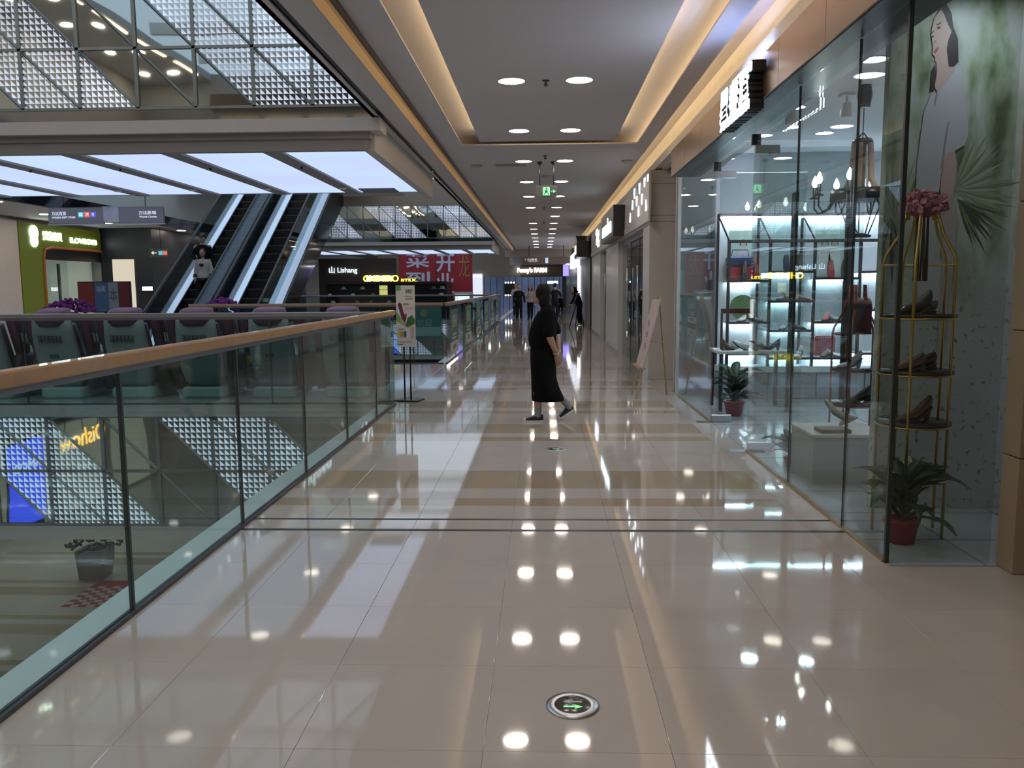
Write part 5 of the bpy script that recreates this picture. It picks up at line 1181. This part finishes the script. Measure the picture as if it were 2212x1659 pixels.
def torso(mb, hip, neck, H, e=0., t0=-1, t1=2, n=20):
    ax = (Vector(neck) - Vector(hip)); d_ = ax.normalized(); rt_ = Vector((1, 0, 0)); dp = d_.cross(rt_).normalized()
    rings = []
    for t, a, b in TOR:
        if t < t0 or t > t1: continue
        c_ = Vector(hip) + ax * t
        rings.append([c_ + rt_ * (a * H + e) * math.cos(2 * PI * k / n) + dp * (b * H + e) * math.sin(2 * PI * k / n) for k in range(n)])
    mb.loft(rings)
def hand(mb, wrist, d_, H, curl=.5, side=1):
    d_ = Vector(d_).normalized(); w_ = Vector(wrist); rt_ = d_.orthogonal().normalized() if abs(d_.z) < .8 else Vector((0, 1, 0))
    rt_ = (rt_ - d_ * rt_.dot(d_)).normalized(); nn = d_.cross(rt_)
    mb.tube([w_, w_ + d_ * .05 * H / 1.6, w_ + d_ * .085 * H / 1.6], [.022, .034, .032], 10, flat=.55)
    for k in range(4):
        b_ = w_ + d_ * .08 * H / 1.6 + rt_ * (-.024 + k * .016); L = (.055, .07, .065, .05)[k] * H / 1.6
        mb.tube([b_, b_ + d_ * L * .5 + nn * side * L * .15 * curl, b_ + d_ * L * .85 + nn * side * L * .5 * curl], [.009, .0085, .007], 6)
    b_ = w_ + d_ * .03 - rt_ * .028
    mb.tube([b_, b_ + d_ * .03 - rt_ * .015, b_ + d_ * .055 - rt_ * .018], [.011, .010, .008], 6)
skin = mat('skin', (.42, .26, .19), .5, var=.06)
hairm = mat('black_hair', (.008, .007, .007), .5, var=.2, scale=40, spec=.2)
def person(label, loc, rz, H, J={}, shirt=('shirt_black', (.012, .012, .015)), trs=('trousers_black', (.01, .01, .013)), sleeve='short', hair='short', shoes=('shoe_black', (.015, .015, .015)), vox=.011, cap=False):
    t = thing('person', label, 'person', loc, rz)
    j = dict(hip=(0, 0, .52), neck=(0, .0, .835), head=(0, .012, .925), sl=(-.105, 0, .795), sr=(.105, 0, .795), el=(-.135, -.01, .63), er=(.135, -.01, .63), wl=(-.135, .035, .485), wr=(.135, .035, .485),
             hl=(-.048, 0, .50), hr=(.048, 0, .50), kl=(-.055, .01, .285), kr=(.055, .01, .285), al=(-.055, -.012, .045), ar=(.055, -.012, .045), tl=(-.065, .09, .018), tr=(.065, .09, .018)); j.update(J)
    j = {k: Vector(v) * H for k, v in j.items()}
    b = MB()
    torso(b, j['hip'], j['neck'], H)
    limb(b, [j['neck'] - Vector((0, 0, .02 * H)), j['head'] - Vector((0, .01 * H, .03 * H))], [.033 * H, .031 * H])
    b.ell(j['head'], (.046 * H, .056 * H, .070 * H), 16, 12); b.ell(j['head'] + Vector((0, .022 * H, -.032 * H)), (.034 * H, .034 * H, .036 * H), 12, 8)
    b.tube([j['head'] + Vector((0, .050 * H, .008 * H)), j['head'] + Vector((0, .066 * H, -.018 * H))], [.006 * H, .010 * H], 8)
    for s_ in (-1, 1): b.ell(j['head'] + Vector((s_ * .047 * H, -.002 * H, -.005 * H)), (.006 * H, .012 * H, .02 * H), 8, 6)
    for q in 'lr':
        limb(b, [j['s' + q], j['e' + q]], [.031 * H, .026 * H]); limb(b, [j['e' + q], lerp(j['e' + q], j['w' + q], .35), j['w' + q]], [.025 * H, .024 * H, .016 * H])
        hand(b, j['w' + q], j['w' + q] - j['e' + q], H)
        limb(b, [j['h' + q], lerp(j['h' + q], j['k' + q], .4), j['k' + q]], [.052 * H, .047 * H, .034 * H]); limb(b, [j['k' + q], lerp(j['k' + q], j['a' + q], .3), j['a' + q]], [.033 * H, .034 * H, .022 * H])
        limb(b, [j['a' + q], j['t' + q]], [.022 * H, .018 * H])
    remesh('body', b, vox, skin, t)
    for s_ in (-1, 1):
        MB().ell(j['head'] + Vector((s_ * .018 * H, .052 * H, .002 * H)), (.008 * H, .004 * H, .004 * H), 8, 6).build('eye', mat('eye_dark', (.02, .015, .012), .3), t, True)
    MB().ell(j['head'] + Vector((0, .052 * H, -.038 * H)), (.014 * H, .004 * H, .005 * H), 8, 6).build('mouth', mat('lip', (.35, .14, .12), .5), t, True)
    sm = mat(*shirt, .9, spec=.12); g = MB(); e = .012
    torso(g, j['hip'], j['neck'], H, e, -.1 if sleeve != 'jacket' else -.17, .975)
    for q in 'lr':
        end = j['e' + q] if sleeve != 'short' else lerp(j['s' + q], j['e' + q], .8)
        limb(g, [j['s' + q] + Vector((0, 0, -.008 * H)), end], [.029 * H + e * .4, .027 * H + e * .8])
        if sleeve != 'short': limb(g, [j['e' + q], lerp(j['e' + q], j['w' + q], .93)], [.027 * H + e, .020 * H + e])
    remesh('top', g, vox, sm, t)
    g = MB(); torso(g, j['hip'], j['neck'], H, e * .7, -.2, .1)
    for q in 'lr':
        limb(g, [j['h' + q], j['k' + q]], [.055 * H, .038 * H + e * .7]); limb(g, [j['k' + q], lerp(j['k' + q], j['a' + q], .95)], [.038 * H + e * .7, .028 * H + e * .5])
    remesh('trousers', g, vox, mat(*trs, .9, spec=.12), t)
    for q in 'lr':
        f = MB(); d_ = (j['t' + q] - j['a' + q]); heel = j['a' + q] - Vector((d_.x, d_.y, 0)) * .25
        limb(f, [Vector((heel.x, heel.y, j['a' + q].z - .020 * H)), Vector((j['a' + q].x + d_.x * .5, j['a' + q].y + d_.y * .5, lerp(j['a' + q], j['t' + q], .5).z)), j['t' + q]], [.024 * H, .027 * H, .020 * H])
        remesh('shoe', f, vox, mat(*shoes, .5), t)
    if hair:
        h_ = MB(); c_ = j['head']
        h_.ell(c_ + Vector((0, -.012 * H, .014 * H)), (.050 * H, .054 * H, .066 * H), 16, 10)
        if hair == 'long':
            for s_ in (-1, 1): h_.tube([c_ + Vector((s_ * .04 * H, -.01 * H, .02 * H)), c_ + Vector((s_ * .052 * H, -.005 * H, -.05 * H)), c_ + Vector((s_ * .05 * H, .02 * H, -.13 * H))], [.02 * H, .02 * H, .012 * H], 8)
            h_.tube([c_ + Vector((0, -.04 * H, .02 * H)), c_ + Vector((0, -.06 * H, -.06 * H)), c_ + Vector((0, -.055 * H, -.14 * H))], [.04 * H, .045 * H, .03 * H], 10)
        remesh('hair', h_, vox * .8, hairm, t)
    if cap:
        k_ = MB(); c_ = j['head']; k_.ell(c_ + Vector((0, -.004 * H, .03 * H)), (.052 * H, .058 * H, .05 * H), 14, 8); k_.tube([c_ + Vector((0, .03 * H, .03 * H)), c_ + Vector((0, .09 * H, .022 * H))], [.045 * H, .03 * H], 10, flat=.18)
        remesh('cap', k_, vox * .7, black, t)
    return t, j
def ground(px, py): q = PX(px, py, Z=0); return (q.x, q.y, 0)
person('man in dark shirt and trousers walking toward the viewer down the corridor', ground(1121, 692), PI + .1, 1.66, dict(el=(-.15, -.01, .64), wl=(-.16, .02, .5), al=(-.06, .05, .045), tl=(-.07, .15, .018), kl=(-.055, .06, .28)), sleeve='long', shirt=('shirt_navy', (.012, .013, .022)))
person('person in white shirt partly hidden behind the dark-dressed man', ground(1115, 684), PI, 1.72, shirt=('shirt_white', (.42, .42, .42)), trs=('trousers_navy', (.02, .02, .035)))
person('woman in pale top and black trousers, half hidden behind the walking woman', ground(1146, 690), PI - .2, 1.60, dict(er=(.12, .05, .63), wr=(.05, .12, .72), kl=(-.05, .06, .28), al=(-.05, .08, .045), tl=(-.06, .17, .018)), shirt=('blouse_pale', (.42, .38, .38)), hair='long')
person('man in black walking away down the corridor', ground(1199, 692), -.15, 1.70, dict(kr=(.06, -.02, .28), ar=(.07, -.13, .06), tr=(.08, -.05, .018), al=(-.05, .04, .045), tl=(-.06, .13, .018), er=(.15, .03, .66), wr=(.14, .14, .66)), sleeve='long')
st6, j6 = person('assistant in black bending over a stand by the dark shop', ground(1252, 703), R(112), 1.62, dict(neck=(0, .10, .79), head=(0, .16, .865), sl=(-.105, .075, .76), sr=(.105, .075, .76), el=(-.13, .12, .60), er=(.13, .12, .60), wl=(-.09, .20, .53), wr=(.08, .20, .53)), sleeve='long', hair='long', shoes=('shoe_white', (.45, .45, .45)))
person('person in black crouching far off beside the right-hand shops', ground(1212, 672), R(150), 1.6, dict(hip=(0, -.02, .22), neck=(0, .06, .53), head=(0, .09, .62), sl=(-.10, .05, .49), sr=(.10, .05, .49), el=(-.12, .12, .36), er=(.12, .12, .36), wl=(-.05, .2, .3), wr=(.05, .2, .3), hl=(-.05, -.02, .2), hr=(.05, -.02, .2), kl=(-.07, .15, .25), kr=(.07, .15, .25), al=(-.06, .02, .045), ar=(.06, .02, .045), tl=(-.06, .12, .018), tr=(.06, .12, .018)), sleeve='long', vox=.013)
k_ = 5; zst = lambda k: (k + .5) * .36 * ESL
person('man in black with a dark cap riding down the left escalator', (-8.45, 18.6 + 5 * .36 + .18, zst(5) + .001), PI, 1.62, dict(er=(.14, .05, .65), wr=(.06, .13, .60)), sleeve='long', cap=True)
jk, jj = person('long-haired rider in a white jacket with black stripes, in front of the capped man', (-8.30, 18.6 + 4 * .36 + .16, zst(4) + .001), PI, 1.46, {}, ('jacket_white', (.50, .49, .46)), sleeve='jacket', hair='long')
dk = mat('jacket_black_band', (.015, .015, .018), .8)
for z_, e_ in ((.495, .026), (.475, .027)):
    MB().loft([[(math.cos(2 * PI * k / 20) * (.092 * 1.46 + e_), math.sin(2 * PI * k / 20) * (.069 * 1.46 + e_), z_ * 1.46 + dz) for k in range(20)] for dz in (0, .014)], smooth=True).build('jacket_stripe', dk, jk, True)
for s_, q in ((-1, 'l'), (1, 'r')):
    for a in (.45, .62): MB().tube([lerp(jj['e' + q], jj['w' + q], a), lerp(jj['e' + q], jj['w' + q], a + .12)], .056, 12).build('sleeve_stripe', dk, jk, True)
MB().box(-.05, .05, .105, .125, .70 * 1.46, .745 * 1.46).build('jacket_badge', dk, jk, True)
# ---- the walking woman
W0 = PX(1176, 909, Z=0)
wm = thing('person', 'woman in black top and long black skirt walking left, hands clasped behind her', 'person', (W0.x, W0.y, 0), R(90))
J = {k: Vector(v) for k, v in dict(hip=(0, .02, .80), neck=(0, -.015, 1.30), head=(0.01, .03, 1.435), sl=(-.165, -.045, 1.235), sr=(.165, -.045, 1.235), el=(-.225, -.05, .995), er=(.215, -.14, .99), wl=(-.125, -.135, .775), wr=(.085, -.165, .80),
     hl=(-.075, .02, .78), hr=(.075, .02, .78), kl=(-.075, .07, .45), kr=(.07, -.015, .45), al=(-.075, .075, .085), ar=(.07, -.285, .155), tl=(-.085, .20, .03), tr=(.065, -.19, .035)).items()}
b = MB(); H = 1.56
torso(b, J['hip'], J['neck'], H)
limb(b, [J['neck'] + Vector((0, -.01, -.04)), J['neck'] + Vector((0, .012, .06))], [.056, .050])
Mh = Matrix.Rotation(R(-24), 3, 'Z')
def hp(x, y_, z_): return J['head'] + Mh @ Vector((x, y_, z_))
b.ell(hp(0, 0, 0), (.072, .088, .108), 20, 14, Mh); b.ell(hp(0, .035, -.055), (.050, .052, .055), 14, 10, Mh)
b.tube([hp(0, .080, .02), hp(0, .096, -.012), hp(0, .100, -.022)], [.008, .011, .014], 10); b.ell(hp(0, .082, -.055), (.022, .012, .010), 10, 6, Mh); b.ell(hp(0, .076, -.092), (.020, .016, .014), 10, 6, Mh)
for s_ in (-1, 1): b.ell(hp(s_ * .074, -.006, -.012), (.009, .019, .030), 10, 8, Mh)
for q in 'lr':
    limb(b, [J['s' + q], lerp(J['s' + q], J['e' + q], .5), J['e' + q]], [.052, .048, .042]); limb(b, [J['e' + q], lerp(J['e' + q], J['w' + q], .3), J['w' + q]], [.041, .040, .026])
    limb(b, [J['h' + q], J['k' + q]], [.088, .058]); limb(b, [J['k' + q], lerp(J['k' + q], J['a' + q], .35), J['a' + q]], [.056, .057, .034]); limb(b, [J['a' + q], lerp(J['a' + q], J['t' + q], .35) - Vector((0, 0, .015))], [.034, .024])
# clasped hands: left palm hangs down with open fingers, right hand wraps the left wrist
wl = J['wl']; dl_ = Vector((.40, -.16, -.90)).normalized()
b.tube([wl, wl + dl_ * .045, wl + dl_ * .085], [.027, .036, .033], 12, flat=.55)
for k in range(4):
    o_ = wl + dl_ * .08 + Vector((.0, -.026 + k * .017, -.002 * k)); L = (.056, .072, .074, .062)[k]
    b.tube([o_, o_ + dl_ * L * .5 + Vector((.006, -.004, 0)), o_ + dl_ * L + Vector((.018, .004, 0))], [.0095, .009, .0075], 8)
o_ = wl + dl_ * .03 + Vector((0, -.03, 0)); b.tube([o_, o_ + dl_ * .03 + Vector((0, -.022, 0)), o_ + dl_ * .06 + Vector((0, -.028, 0))], [.0115, .0105, .0085], 8)
wr = J['wr']; dr_ = (wl + dl_ * .04 - wr).normalized()
b.tube([wr, wr + dr_ * .05, wr + dr_ * .09], [.026, .034, .032], 12, flat=.55)
for k in range(4):
    o_ = wr + dr_ * .085 + Vector((0, -.012, -.024 + k * .016)); L = .055
    b.tube([o_, o_ + dr_ * L * .6 + Vector((0, -.012, 0)), o_ + dr_ * L * .9 + Vector((-.002, .012, -.004))], [.0095, .009, .008], 8)
remesh('body', b, .0058, skin, wm, 3)
def ering(z_, f_, bk_, hw, n=28): return [(hw * math.cos(2 * PI * k / n), (f_ + bk_) / 2 + (f_ - bk_) / 2 * math.sin(2 * PI * k / n), z_) for k in range(n)]
cloth_b = mat('black_cotton', (.006, .006, .0075), .9, var=.25, scale=9, bump=.35, spec=.1)
g = MB(); g.loft([ering(.845, .158, -.118, .185), ering(.87, .172, -.128, .19), ering(.95, .182, -.135, .192), ering(1.06, .158, -.148, .188), ering(1.16, .118, -.145, .186), ering(1.23, .08, -.128, .175), ering(1.28, .048, -.105, .13), ering(1.31, .034, -.082, .082), ering(1.335, .03, -.068, .066)])
for q in 'lr': limb(g, [J['s' + q], lerp(J['s' + q], J['e' + q], .55), lerp(J['s' + q], J['e' + q], .88)], [.066, .066, .068], 14)
remesh('top', g, .0075, cloth_b, wm, 4)
g = MB(); g.loft([ering(.90, .135, -.11, .17), ering(.82, .158, -.125, .185), ering(.70, .160, -.132, .195), ering(.50, .150, -.138, .195), ering(.40, .147, -.165, .195), ering(.30, .145, -.208, .20), ering(.245, .143, -.228, .205), ering(.238, .138, -.222, .20)], smooth=True)
g.build('skirt', mat('black_skirt', (.0065, .0068, .008), .9, var=.25, scale=7, bump=.3, spec=.1), wm, True)
h_ = MB()
h_.ell(hp(0, -.028, .034), (.083, .090, .098), 20, 14, Mh); h_.ell(hp(0, -.050, -.035), (.083, .068, .110), 18, 12, Mh)
h_.ell(hp(0, -.062, -.12), (.066, .052, .085), 16, 12, Mh); h_.tube([hp(0, -.070, -.14), hp(0, -.080, -.19), hp(.0, -.095, -.235)], [.046, .036, .014], 14)
for s_ in (-1, 1): h_.ell(hp(s_ * .060, -.004, .018), (.028, .052, .075), 14, 10, Mh); h_.ell(hp(s_ * .066, -.035, -.07), (.026, .040, .08), 14, 10, Mh)
remesh('hair', h_, .006, hairm, wm, 14)
for s_ in (-1, 1):
    MB().ell(hp(s_ * .03, .078, .012), (.012, .006, .006), 10, 6, Mh).build('eye', mat('eye_dark', ()), wm, True); MB().tube([hp(s_ * .016, .086, .03), hp(s_ * .044, .074, .032)], .003, 6).build('eyebrow', hairm, wm, True)
MB().ell(hp(0, .090, -.055), (.020, .006, .007), 10, 6, Mh).build('mouth', mat('lip', ()), wm, True)
wdir = (J['wl'] - J['el']).normalized(); bc = lerp(J['el'], J['wl'], .93)
pa = wdir.orthogonal().normalized(); pb = wdir.cross(pa)
MB().tube([bc + (pa * math.cos(2 * PI * k / 20) + pb * math.sin(2 * PI * k / 20)) * .033 for k in range(20)], .006, 8, closed=True).build('bracelet', mat('pale_bracelet', (.55, .5, .45), .35, .4), wm, True)
sock = mat('grey_sock', (.26, .27, .28), .9); canv = mat('black_canvas', (.018, .018, .022), .8); rub = mat('white_rubber', (.68, .67, .65), .5)
def sneaker(heel, toe, side):
    heel, toe = Vector(heel), Vector(toe); ax = toe - heel; L = ax.length; fx = ax.normalized(); sd = fx.cross(Vector((0, 0, 1))).normalized(); uz = sd.cross(fx)
    P3 = lambda a, s_, z_: heel + fx * a * L + sd * s_ + uz * z_
    wd_ = lambda t: .033 + .013 * math.sin(PI * min(1, t * 1.15)) if t < .8 else .044 * max(.25, 1 - (t - .8) / .2) ** .5
    so = MB().loft([[P3(t, -wd_(t), 0), P3(t, wd_(t), 0), P3(t, wd_(t), .024 + .006 * (t > .85)), P3(t, -wd_(t), .024 + .006 * (t > .85))] for t in [k / 12 for k in range(13)]], smooth=False).build('rubber_sole', rub, wm, True)
    up = MB(); hgt = [.085, .088, .085, .082, .082, .078, .070, .062, .056, .050, .046, .040, .028]
    up.loft([[P3(k / 12, math.cos(PI * q / 10) * wd_(k / 12) * .95 * (1 if q in (0, 10) else 1), .020 + math.sin(PI * q / 10) * (hgt[k] - .020)) for q in range(11)] for k in range(13)])
    u = up.build('canvas_upper', canv, wm, True)
    MB().loft([[P3(t, math.cos(PI * q / 10) * wd_(t), .018 + math.sin(PI * q / 10) * (h2 - .016)) for q in range(11)] for t, h2 in ((.86, .050), (.93, .046), (1.0, .032))]).build('toe_cap', rub, u, True)
    for k in range(5):
        t = .42 + k * .085; z_ = .076 - k * .006
        MB().tube([P3(t, -.02, z_ - .006), P3(t, 0, z_ + .006), P3(t + .01, .02, z_ - .006)], .0035, 6).build('lace', rub, u, True)
    MB().tube([P3(.0, -.012, .03), P3(-.012, 0, .03), P3(.0, .012, .03), P3(.004, 0, .085)], .004, 6).build('heel_strip', rub, u, True)
sneaker((-.070, .015, 0.0), (-.095, .245, 0.0), -1); sneaker((.085, -.345, .115), (.05, -.165, -.001), 1)
for q, dz in (('l', .0), ('r', .0)):
    f = MB(); a_ = J['a' + q]; up_d = (J['k' + q] - a_).normalized(); limb(f, [a_ + up_d * .075, a_ + up_d * .03, a_ - Vector((0, 0, .015))], [.043, .041, .042])
    remesh('sock', f, .008, sock, wm, 2)
# dark tripod board stand beside the assistant
q1, q2 = ground(1230, 706), ground(1238, 696); tz = PX(1252, 633, Y=q1[1])
ts = thing('tripod_stand', 'black tripod board stand the assistant leans over', 'stand', (q1[0], q1[1], 0))
MB().tube([q1, (tz.x, q1[1], tz.z)], .02, 6).build('leg', black, ts); MB().tube([(q1[0] + .25, q1[1] + .5, 0), (tz.x, q1[1] + .1, tz.z)], .02, 6).build('leg', black, ts); MB().tube([(q1[0] + .55, q1[1] + .1, 0), (tz.x, q1[1], tz.z - .1)], .02, 6).build('leg', black, ts)
MB().loft([[(tz.x - .26, q1[1] - .2, .75), (tz.x - .24, q1[1] - .2, .75), (tz.x - .24, q1[1] + .4, .75), (tz.x - .26, q1[1] + .4, .75)], [(tz.x - .06, q1[1] - .2, 1.38), (tz.x - .04, q1[1] - .2, 1.38), (tz.x - .04, q1[1] + .4, 1.38), (tz.x - .06, q1[1] + .4, 1.38)]], smooth=False).build('board', mat('black_board', (.02, .02, .022), .5), ts)
# ================================================================== PLANTERS, LOWER STOREY PROPS
purp = mat('purple_flowers', (.16, .02, .17), .8, var=.4, scale=30)
def planter(label, loc, wd_, ht, fr_, seed, potm, fm, n=150):
    t = thing('flower_planter', label, 'planter', loc)
    MB().loft([[(-wd_ * .85, -wd_ * .85, 0), (wd_ * .85, -wd_ * .85, 0), (wd_ * .85, wd_ * .85, 0), (-wd_ * .85, wd_ * .85, 0)], [(-wd_, -wd_, ht), (wd_, -wd_, ht), (wd_, wd_, ht), (-wd_, wd_, ht)]], smooth=False).build('pot', potm, t, True)
    MB().ell((0, 0, ht), (wd_ * .9, wd_ * .9, .08), 14, 6).build('foliage', leafm, t, True)
    r_ = random.Random(seed); fl_ = MB()
    for k in range(n):
        a = r_.uniform(0, 2 * PI); q = r_.random() ** .5
        fl_.ell((q * fr_ * math.cos(a), q * fr_ * math.sin(a), ht + .10 + (1 - q * q) * fr_ * .45 + r_.uniform(-.05, .05)), (.045, .045, .035), 6, 4)
    fl_.build('blossoms', fm, t, True, kind='stuff')
    return t
P_ = PX(150, 655, Y=17.4); planter('planter of purple flowers behind the second massage chair', (P_.x, 17.4, 0), .30, .98, .50, 1, dsteel, purp)
P_ = PX(480, 652, Y=17.1); planter('planter of purple flowers at the foot of the escalators', (P_.x, 17.1, 0), .22, 1.02, .38, 2, dsteel, purp)
planter('brown square planter with dark purple blooms on the floor below', (-10.69, 18.8, -5.3), .32, .72, .62, 4, mat('brown_pot', (.14, .10, .08), .5), mat('dull_purple', (.05, .02, .06), .8, var=.4, scale=30))
cm_ = thing('floor_mat', 'red and white checked floor mat on the storey below', 'mat', (-9.9, 17.6, -5.3))
MB().box(-10.45, -9.55, 16.9, 18.5, -5.298, -5.29).build('white_base', mat('mat_white', (.55, .5, .48), .8), cm_)
rm = mat('mat_red', (.42, .04, .04), .8)
for i in range(5):
    for k in range(9):
        if (i + k) % 2 == 0: MB().box(-10.45 + i * .18, -10.27 + i * .18, 16.9 + k * .14, 17.04 + k * .14, -5.29, -5.287).build('red_square', rm, cm_)
MB().box(-10.45, -9.55, 18.16, 18.5, -5.29, -5.287).build('red_band', rm, cm_)
P_ = PX(226, 630, Y=19.2)
pb_ = thing('poster_board', 'black-framed board of red and blue posters behind the massage chairs', 'poster board', (P_.x, 19.2, 0))
MB().box(P_.x - .64, P_.x + .62, 19.2, 19.25, 1.0, 1.72).build('frame', black, pb_)
for a, b_, c_, nm_ in ((-.62, -.25, (.16, .015, .02), 'red_poster'), (-.24, .08, (.04, .11, .25), 'blue_poster'), (.09, .33, (.2, .24, .3), 'grey_poster'), (.34, .60, (.12, .012, .02), 'red_poster')):
    MB().box(P_.x + a, P_.x + b_, 19.19, 19.2, 1.02, 1.70).build(nm_, mat('pb_' + nm_ + str(c_[0]), c_, .5), pb_)
text('本', .3, mat('pb_ink', (.05, .07, .1), .5), pb_, (P_.x + .21, 19.188, 1.4), '-Y', 'lettering', .001, .2, .3)
text('抽奖', .2, mat('pb_white', (.4, .45, .5), .5), pb_, (P_.x - .08, 19.188, 1.55), '-Y', 'lettering', .001, .22, .14)
for x in (-.5, .5): MB().box(P_.x + x - .02, P_.x + x + .02, 19.2, 19.25, 0, 1.0).build('leg', black, pb_)
